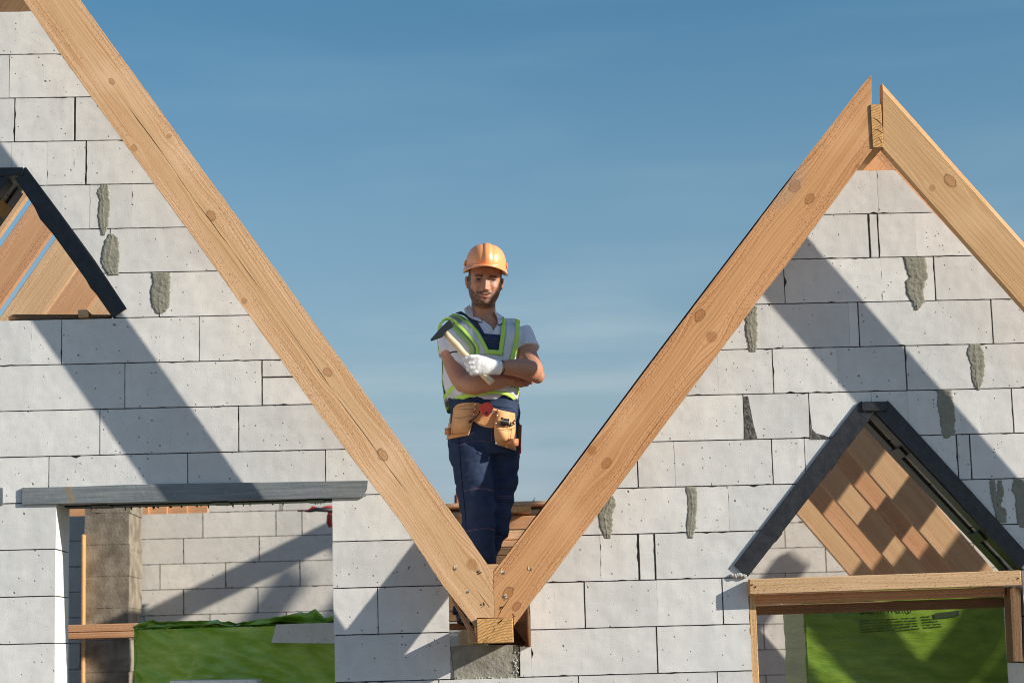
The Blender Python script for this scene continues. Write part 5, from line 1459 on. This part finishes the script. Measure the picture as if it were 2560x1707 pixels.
stitch([c3(516, 1390), c3(650, 1362), c3(780, 1357), c3(920, 1385)], tr_tree); stitch([c3(520, 1403), c3(660, 1374), c3(790, 1371), c3(920, 1400)], tr_tree)
stitch([c4(545, 972), c4(680, 950), c4(810, 935), c4(930, 962)], tr_tree); stitch([c4(550, 984), c4(690, 962), c4(820, 947), c4(930, 974)], tr_tree)
stitch([c4(945, 515), c4(1060, 520), c4(1165, 520)], tr_tree); stitch([c4(945, 540), c4(1060, 546), c4(1160, 548)], tr_tree); stitch([c4(950, 1040), c4(1050, 1050)], tr_tree, n=10)
SEAM = mat('seam_dark', (.008, .012, .03), .9, .1)
q = spline([c3(452, 700), c3(462, 900), c3(480, 1150), c3(505, 1400), c3(535, 1700), c3(545, 1900)], 6)
drape('side_seam', q, [(u+1.2, v) for u, v in q], tr_tree, .003, SEAM, ov, n=60, m=3, thick=.001)
q = spline([c3(862, 140), c3(880, 300), c3(885, 560), c3(882, 750)], 6)
drape('fly_seam', q, [(u+.6, v) for u, v in q], tr_tree, .0035, THR, ov, n=40, m=2, thick=.0006)

# ---- hi-vis vest -----------------------------------------------------------
vest = obj('vest_tmp', bmesh.new(), LIME, None) if False else None
bm = bmesh.new()   # back panel of the vest, behind the body
loft(bm, [(803, 1120, 1296, .080, .022), (820, 1104, 1304, .100, .018), (850, 1102, 1304, .118, .012), (900, 1104, 1300, .128, .01), (960, 1106, 1300, .130, .01), (1012, 1112, 1302, .130, .008), (1030, 1118, 1302, .130, .008)], 40)
kill = [f for f in bm.faces if len(f.verts) > 4 or f.calc_center_median().y < YP+.045]
bmesh.ops.delete(bm, geom=kill, context='FACES')
vest = obj('safety_vest', bm, LIMED, man, smooth=True); s_ = vest.modifiers.new('t', 'SOLIDIFY'); s_.thickness = .002
I1 = [c2(372, 22), c2(440, 30), c2(560, 92), c2(700, 242), c2(770, 352), c2(845, 492)]
I2 = [c2(340, 42), c2(415, 42), c2(520, 112), c2(650, 242), c2(738, 392), c2(822, 545)]
I3 = [c2(292, 74), c2(350, 78), c2(450, 152), c2(540, 232), c2(640, 352), c2(712, 448), c2(712, 566)]
I4 = [c2(232, 112), c2(330, 100), c2(420, 176), c2(510, 262), c2(618, 380), c2(674, 462), c2(676, 566)]
sp = lambda q: spline([tuple(x_) for x_ in q], 6)
drape('lime_band', sp(I1), sp(I2), sh_full, .016, LIME, vest, n=36, m=4, wr=.002)
drape('silver_band', sp(I2), sp(I3), sh_full, .014, SILV, vest, n=36, m=7, wr=.004)
drape('lime_band', sp(I3), sp(I4), sh_full, .016, LIME, vest, n=36, m=4, wr=.002)
drape('mesh_panel', sp([c2(330, 112), c2(420, 180), c2(510, 268), c2(615, 388), c2(665, 470), c2(670, 566)]), sp([c2(300, 150), c2(380, 230), c2(470, 330), c2(560, 420), c2(590, 500), c2(600, 566)]), sh_full, .007, LIMED, vest, n=26, m=5)
drape('arm_binding', sp([c2(330, 84), c2(262, 98), c2(200, 150), c2(174, 235), c2(168, 330), c2(178, 450), c2(200, 590)]), sp([c2(340, 100), c2(275, 112), c2(222, 165), c2(196, 240), c2(176, 330), c2(185, 450), c2(208, 590)]), sh_full, .006, LIME, vest, n=30, m=4)
drape('lime_band', [c2(1012, 170), c2(1008, 260), c2(976, 500)], [c2(1070, 78), c2(1068, 250), c2(1022, 565)], sh_full, .016, LIME, vest, n=26, m=4)
drape('lime_band', [c2(1030, 62), c2(1045, 75), c2(1068, 130)], [c2(1012, 130), c2(1012, 150), c2(1012, 175)], sh_full, .016, LIME, vest, n=6, m=4)
drape('silver_band', [c2(1070, 78), c2(1068, 250), c2(1035, 500), c2(1022, 660)], [c2(1195, 86), c2(1190, 300), c2(1165, 445), c2(1100, 660)], sh_full, .014, SILV, vest, n=26, m=7, wr=.004)
drape('lime_band', [c2(1195, 86), c2(1190, 300), c2(1165, 445), c2(1108, 660)], [c2(1253, 108), c2(1245, 300), c2(1228, 500), c2(1162, 665)], sh_full, .016, LIME, vest, n=26, m=4)
drape('lime_band', [c2(820, 490), c2(900, 492), c2(978, 500), c2(1032, 512)], [c2(820, 545), c2(900, 550), c2(970, 560), c2(1022, 570)], sh_full, .017, LIME, vest, n=14, m=4)
drape('silver_band', [c2(690, 545), c2(820, 543), c2(930, 555), c2(1025, 570), c2(1110, 600)], [c2(690, 700), c2(820, 700), c2(930, 700), c2(1025, 700), c2(1110, 690)], sh_full, .0135, SILV, vest, n=20, m=7, wr=.004)
# waist band
Wa = [c2(412, 935), c2(380, 950), c2(320, 1010), c2(246, 1108)]; Wb = [c2(430, 985), c2(400, 1000), c2(340, 1060), c2(258, 1155)]
drape('lime_band', sp(Wa), sp(Wb), sh_full, .014, LIME, vest, n=16, m=4)
S1 = [c2(258, 1155), c2(340, 1060), c2(420, 985), c2(600, 985), c2(800, 960), c2(1000, 930), c2(1130, 905), c2(1210, 1020), c2(1243, 1100)]
S2 = [c2(292, 1278), c2(350, 1190), c2(390, 1125), c2(560, 1060), c2(800, 1032), c2(930, 1028), c2(1070, 1045), c2(1165, 1090), c2(1238, 1172)]
S3 = [c2(318, 1316), c2(366, 1250), c2(392, 1205), c2(570, 1122), c2(800, 1078), c2(930, 1070), c2(1080, 1092), c2(1170, 1150), c2(1232, 1250)]
drape('silver_band', sp(S1), sp(S2), sh_full, .013, SILV, vest, n=60, m=8, wr=.004)
drape('lime_band', sp(S2), sp(S3), sh_full, .015, LIME, vest, n=60, m=4, wr=.002)
drape('lime_band', [c2(1140, 900), c2(1215, 928), c2(1246, 1000), c2(1246, 1110)], [c2(1130, 915), c2(1190, 985), c2(1230, 1060), c2(1240, 1130)], sh_full, .014, LIME, vest, n=14, m=4)
drape('lime_band', [c2(1238, 1172), c2(1248, 1240), c2(1226, 1306)], [c2(1224, 1180), c2(1232, 1240), c2(1218, 1300)], sh_full, .012, LIME, vest, n=12, m=3)
# loose side flap under his right arm
bm = bmesh.new(); q1 = resamp(sp([c2(240, 760), c2(232, 850), c2(236, 960), c2(265, 1062)]), 14); q2 = resamp(sp([c2(268, 775), c2(292, 850), c2(300, 930), c2(338, 992)]), 14)
g_rows = [[bm.verts.new(P(a.x+(b.x-a.x)*t, a.y+(b.y-a.y)*t, .05-.05*t+.02*math.sin(t*3))) for t in (0, .33, .66, 1)] for a, b in zip(q1, q2)]
for a, b in zip(g_rows, g_rows[1:]):
    for j in range(3): bm.faces.new((a[j], b[j], b[j+1], a[j+1]))
o_ = obj('side_flap', fix(bm), mat('lime_inside', (.14, .30, .02), .8, .2), vest, smooth=True); s_ = o_.modifiers.new('t', 'SOLIDIFY'); s_.thickness = .003

# ---- tool belt ---------------------------------------------------------------
LEA = mat('tan_leather', (.78, .40, .17), .62, .35, bump=(160, .0012), var=(13, .8, (.66, .31, .12)))
LEAD = mat('leather_edge', (.22, .085, .03), .8, .2)
LEAL = mat('leather_loop', (.56, .22, .09), .45, .4, bump=(60, .001))
RIV = mat('rivet', (.75, .75, .74), .3, .6, metal=.6)
belt = drape('tool_belt', sp([c3(382, 318), c3(440, 262), c3(560, 240), c3(690, 242), c3(780, 268), c3(900, 310), c3(1000, 338), c3(1110, 362), c3(1192, 382)]),
             sp([c3(375, 400), c3(440, 420), c3(640, 482), c3(720, 535), c3(820, 566), c3(915, 568), c3(1000, 520), c3(1110, 480), c3(1192, 460)]), tr_tree, .010, LEA, man, n=46, m=10, thick=.004)
belt.name = 'tool_belt'
po = drape('pouch', sp([c3(384, 312), c3(372, 410), c3(352, 550), c3(326, 650), c3(290, 722)]), sp([c3(690, 250), c3(672, 335), c3(640, 480), c3(612, 580), c3(580, 668)]), tr_tree, .018, LEA, belt, n=30, m=16, thick=.005, bulge=.022, wr=.002)
drape('pocket', sp([c3(384, 432), c3(372, 540), c3(360, 650)]), sp([c3(652, 412), c3(612, 560), c3(572, 648)]), tr_tree, .028, LEA, po, n=20, m=14, thick=.004, bulge=.022)
def lline(pts, off, w_=.9, mt=LEAD, par=None, n=36, name='stitching'):
    q = sp(pts); drape(name, q, [(u, v+w_) for u, v in q], tr_tree, off, mt, par or po, n=n, m=2, thick=.0012)
lline([c3(386, 434), c3(480, 436), c3(580, 416), c3(650, 408)], .056, 1.1); lline([c3(392, 330), c3(500, 326), c3(600, 322), c3(665, 326)], .048, 1.0); lline([c3(360, 652), c3(460, 640), c3(575, 625)], .046, 1.1)
def vline(pts, off, w_=1.0, par=None, mt=LEAD):
    q = sp(pts); drape('stitching', q, [(u+w_, v) for u, v in q], tr_tree, off, mt, par or po, n=30, m=2, thick=.0012)
vline([c3(386, 440), c3(376, 540), c3(366, 650)], .030)
p2 = drape('pouch', sp([c3(952, 332), c3(920, 480), c3(915, 640), c3(935, 785)]), sp([c3(1190, 382), c3(1196, 520), c3(1206, 700), c3(1202, 868)]), tr_tree, .018, LEA, belt, n=30, m=14, thick=.005, bulge=.020, wr=.002)
p3 = drape('pocket', sp([c3(925, 505), c3(915, 640), c3(935, 765)]), sp([c3(1140, 585), c3(1140, 700), c3(1110, 820)]), tr_tree, .030, LEA, p2, n=20, m=12, thick=.004, bulge=.022)
lline([c3(925, 505), c3(980, 545), c3(1060, 578), c3(1150, 580), c3(1190, 562)], .058, 1.3, par=p2); lline([c3(938, 765), c3(1020, 795), c3(1110, 822), c3(1190, 838)], .045, 1.1, par=p2); vline([c3(952, 335), c3(935, 430), c3(922, 520)], .040, 1.0, p2)
vline([c3(1140, 590), c3(1128, 690), c3(1115, 780)], .052, 1.2, p2)
def rivet(u, v, off, par):
    h = tr_tree.ray_cast(CAM, ray(u, v)); p_ = h[0] if h[0] is not None else P(u, v, -.12); bm = bmesh.new(); ball(bm, p_-ray(u, v)*off, (.0042, .002, .0042), 10, 6); obj('rivet', bm, RIV, par, smooth=True)
for x_, y_ in ((515, 265), (673, 262), (665, 326), (649, 396)): rivet(*c3(x_, y_), .045, po)
for x_, y_ in ((965, 342), (955, 408), (935, 512), (940, 770), (912, 358)): rivet(*c3(x_, y_), .040, p2)
# leather loops
def loop(pa, pb, h_, off, par, wide=.03):
    a, b = P(*pa, 0), P(*pb, 0); bm = bmesh.new(); n_ = 16; pts = []
    cx_ = (pa[0]+pb[0])/2; cy_ = (pa[1]+pb[1])/2; hw = (pb[0]-pa[0])/2
    rows = []
    for k in range(n_+1):
        t = math.pi*k/n_; u = cx_-hw*math.cos(t); dep = off+wide*math.sin(t)
        rows.append([bm.verts.new(P(u, cy_-h_/2, -dep)), bm.verts.new(P(u, cy_+h_/2, -dep))])
    for a_, b_ in zip(rows, rows[1:]): bm.faces.new((a_[0], b_[0], b_[1], a_[1]))
    o = obj('hammer_loop', fix(bm), LEAL, par, smooth=True); s = o.modifiers.new('t', 'SOLIDIFY'); s.thickness = .004
loop(c3(270, 610), c3(366, 625), 17, .035, belt); loop(c3(1112, 758), c3(1236, 758), 18, .12, belt, .035)
drape('loop_tail', [c3(290, 640), c3(300, 700)], [c3(345, 420), c3(350, 690)], tr_tree, .008, LEA, belt, n=8, m=6, thick=.004)
# knife sheath with pencil at his left hip
bm = bmesh.new(); o4 = [c3(1215, 548), c3(1278, 530), c3(1270, 770), c3(1242, 772)]
prism(bm, [P(u, v, -.03) for u, v in o4], [P(u, v, .0) for u, v in o4]); fix(bm); bevel(bm, .002); obj('knife_sheath', bm, mat('brown_leather', (.24, .09, .045), .6, .3), belt)
bm = bmesh.new(); tube(bm, [P(*c3(1232, 545), -.015), P(*c3(1230, 500), -.015)], [.006, .007], 10); tube(bm, [P(*c3(1250, 540), -.010), P(*c3(1256, 528), -.01)], [.005, .005], 8)
tag(obj('knife_handle', bm, BLK, None, smooth=True), 'black handle standing in the sheath on the man\'s left hip', 'handle')
bm = bmesh.new(); tube(bm, [P(*c3(1250, 765), -.012), P(*c3(1256, 850), -.012), P(*c3(1262, 908), -.012)], [.006, .0055, .002], 10)
tag(obj('pencil', bm, RED, None, smooth=True), 'thin red pencil hanging point down below the sheath on the man\'s hip', 'pencil')
# drill bits and screws in the right pouch
METD = mat('dark_metal', (.06, .062, .065), .35, .6, metal=.7)
r = random.Random(6)
hitp = lambda u, v, off: ((lambda h: (h[0] if h[0] is not None else P(u, v, -.1)) - ray(u, v)*off)(tr_tree.ray_cast(CAM, ray(u, v))))
for k in range(9):
    x_ = 1008+k*11.5; bm = bmesh.new(); a, b = hitp(*c3(x_+r.uniform(-2, 2), 428+k*3.5+r.uniform(-6, 8)), .052), hitp(*c3(x_, 545), .050); tube(bm, [a, b], .0021, 8)
    tag(obj('drill_bit', bm, METD, None, smooth=True), 'dark drill bit standing upright in the right-hand leather pouch', 'drill bit', 'drill bits in the pouch')
for k, (a, b) in enumerate((((1180, 478), (1118, 545)), ((1165, 500), (1110, 548)), ((1175, 520), (1140, 545)), ((1105, 462), (1100, 540)))):
    bm = bmesh.new(); tube(bm, [hitp(*c3(*a), .054), hitp(*c3(*b), .050)], .0026, 8); ball(bm, hitp(*c3(*a), .054), .0045, 8, 6)
    tag(obj('screw', bm, METD, None, smooth=True), 'small screw leaning out of the right-hand leather pouch', 'screw', 'screws in the pouch')
# tape measure
TR = mat('tape_red', (.80, .075, .04), .35, .5)
tm_ = empty('tape_measure', hitp(*c3(820, 320), .03), 'round red tape measure with black button clipped to the front of the belt', 'tape measure')
def disc(pts, off0, off1, m_, name, par, bev=.002):
    bm = bmesh.new(); c_ = hitp(*c3(820, 320), 0); y0 = c_.y-off0; y1 = c_.y-off1
    prism(bm, [W(u, v, y0) for u, v in pts], [W(u, v, y1) for u, v in pts]); fix(bm); bevel(bm, bev, 2); return obj(name, bm, m_, par, smooth=False)
sc_ = 5.226
ol = []
for k in range(40):
    a = 2*math.pi*k/40; rr = 84+3*math.cos(a*9); x_, y_ = 822+rr*math.cos(a), 312-rr*.9*math.sin(a)
    if math.sin(a) < -.3: y_ += 44*max(0, 1-abs(x_-812)/78)
    if math.cos(a) < -.9: x_ -= 16
    ol.append(c3(x_, y_))
disc(ol, .055, .022, TR, 'case', tm_, .003)
disc([c3(822+58*math.cos(a), 305-52*math.sin(a)) for a in [2*math.pi*k/28 for k in range(28)]], .059, .054, TR, 'face_ring', tm_, .0015)
disc([c3(817+16*math.cos(a), 378-16*math.sin(a)) for a in [2*math.pi*k/16 for k in range(16)]], .061, .054, BLK, 'button', tm_, .001)
bm = bmesh.new(); q = spline([c3(728, 345), c3(718, 385), c3(690, 420), c3(640, 458), c3(600, 480), c3(590, 495), c3(605, 500), c3(630, 478)], 5); tube(bm, [hitp(u, v, .050) for u, v in q], .0026, 8); obj('wrist_cord', bm, BLK, tm_, smooth=True)
disc([c3(880, 372), c3(905, 350), c3(910, 375), c3(890, 392)], .040, .030, RIV, 'hook', tm_, .0008)

# ---- boots ---------------------------------------------------------------------
BOOT = mat('dark_boot', (.035, .033, .03), .6, .4); SOLE = mat('grey_sole', (.30, .29, .27), .8, .2)
for (u, dy) in ((1166, .02), (1214, .09)):
    bm = bmesh.new(); limb(bm, [(u, 1515, dy, .050), (u, 1535, dy, .050), (u, 1547, dy-.01, (.045, .06))], 16)
    tube(bm, [P(u, 1546, dy+.06), P(u, 1547, dy), P(u-1, 1549, dy-.09), P(u-1, 1551, dy-.14)], [(.036, .035), (.042, .040), (.044, .028), (.03, .018)], 16, ref=Vector((0, 0, 1)))
    m_b = remesh(bm, .006, 3); b_ = obj('boot', m_b, BOOT, man, smooth=True)
    bm = bmesh.new(); zb = W(u, 1556, YP+dy).z; o5 = [P(u, 1556, 0).x+k for k in (-.045, .045)]
    n5 = 20; ctr = Vector((P(u, 1556, dy).x, YP+dy-.04, zfl+.002)); ring = [ctr+Vector((.043*math.cos(2*math.pi*k/n5), .125*math.sin(2*math.pi*k/n5), 0)) for k in range(n5)]
    prism(bm, ring, [p_+Vector((0, 0, .022)) for p_ in ring]); fix(bm); obj('sole', bm, SOLE, b_)

# ---- glove and hammer --------------------------------------------------------------
GLV = mat('white_glove', (.86, .84, .82), .85, .2, bump=(300, .0008))
bm = bmesh.new(); gy = -.255
limb(bm, [(c2(1003, 0)[0], c2(0, 727)[1], gy+.022, (.0320, .030)), (c2(960, 0)[0], c2(0, 722)[1], gy+.018, (.034, .029)), (c2(880, 0)[0], c2(0, 718)[1], gy+.008, (.0355, .026)), (c2(790, 0)[0], c2(0, 705)[1], gy, (.043, .023)), (c2(700, 0)[0], c2(0, 690)[1], gy-.004, (.046, .021)), (c2(640, 0)[0], c2(0, 690)[1], gy-.004, (.042, .017))], 22)
# four fingers curling round the handle, unequal
for (kx, ky, mx_, my_, tx, ty, r0) in ((650, 612, 560, 622, 560, 660, .0108), (640, 668, 548, 678, 560, 712, .0112), (648, 724, 572, 742, 590, 772, .0110), (670, 775, 620, 800, 640, 815, .0098)):
    limb(bm, [(*c2(kx+40, ky), gy-.006, r0+.002), (*c2(kx, ky+2), gy-.012, r0+.001), (*c2((kx+mx_)/2, (ky+my_)/2), gy-.012, r0), (*c2(mx_, my_), gy+.004, r0-.0003), (*c2(mx_+6, my_+8), gy+.022, r0-.0012), (*c2(tx+30, ty), gy+.034, r0-.002)], 12)
limb(bm, [(*c2(760, 625), gy-.004, .016), (*c2(680, 590), gy-.012, .0135), (*c2(610, 588), gy-.016, .0118), (*c2(548, 608), gy-.012, .0105), (*c2(512, 628), gy-.004, .0085)], 12)
gl_me = remesh(bm, .0026, 2, lambda p: .0014*noise.noise(p*30)+.0005*noise.noise(p*90))
gl = obj('glove', gl_me, GLV, man, smooth=True)
gt = bvh_of(gl_me) if False else None
bm = bmesh.new(); q = [c2(1000, 640+k*17) for k in range(11)]
tube(bm, [P(c2(1000, 0)[0], c2(0, 725)[1], gy+.024), P(c2(1008, 0)[0], c2(0, 726)[1], gy+.026)], [(.0335, .0315), (.0335, .0315)], 24); obj('glove_trim', bm, HEM, gl, smooth=True)
ham = empty('hammer', P(*c2(250, 270), gy), 'club hammer with black head and pale wooden handle held across the man\'s chest', 'hammer')
HND = mat('ash_handle', (.80, .62, .40), .55, .3, bump=(40, .0008, (1, 1, 6)), var=(16, .5, (.68, .48, .28)))
bm = bmesh.new(); hy = gy+.012
ctrs = [(268, 262, .0135), (330, 335, .0150), (430, 440, .0165), (520, 545, .0150), (600, 618, .0140), (700, 735, .0140), (800, 842, .0150), (870, 905, .0158), (892, 928, .0150)]
tube(bm, [P(*c2(x_, y_), hy-.01*(i/8)) for i, (x_, y_, _) in enumerate(ctrs)], [(r_, r_*.85) for *_, r_ in ctrs], 18); fix(bm)
obj('handle', bm, HND, ham, smooth=True)
HM = mat('forged_head', (.020, .022, .027), .38, .5, bump=(120, .0006))
bm = bmesh.new(); hp_ = [c2(*p_) for p_ in ((84, 356), (200, 225), (262, 165), (325, 104), (350, 112), (386, 168), (388, 190), (345, 222), (300, 252), (268, 288), (240, 330), (170, 354), (98, 381), (86, 374))]
mid_ = [c2(*p_) for p_ in ((90, 360), (204, 235), (265, 176), (327, 116), (348, 124), (376, 172), (377, 187), (338, 214), (294, 244), (262, 280), (234, 318), (166, 343), (98, 372), (91, 369))]
a_v = [bm.verts.new(P(u, v, hy-.022)) for u, v in mid_]; b_v = [bm.verts.new(P(u, v, hy-.014)) for u, v in hp_]; c_v = [bm.verts.new(P(u, v, hy+.016)) for u, v in hp_]; d_v = [bm.verts.new(P(u, v, hy+.024)) for u, v in mid_]
nn = len(hp_)
for A_, B_ in ((a_v, b_v), (b_v, c_v), (c_v, d_v)):
    for k in range(nn): bm.faces.new((A_[(k+1) % nn], A_[k], B_[k], B_[(k+1) % nn]))
bm.faces.new(a_v); bm.faces.new(d_v[::-1]); obj('hammer_head', fix(bm), HM, ham)
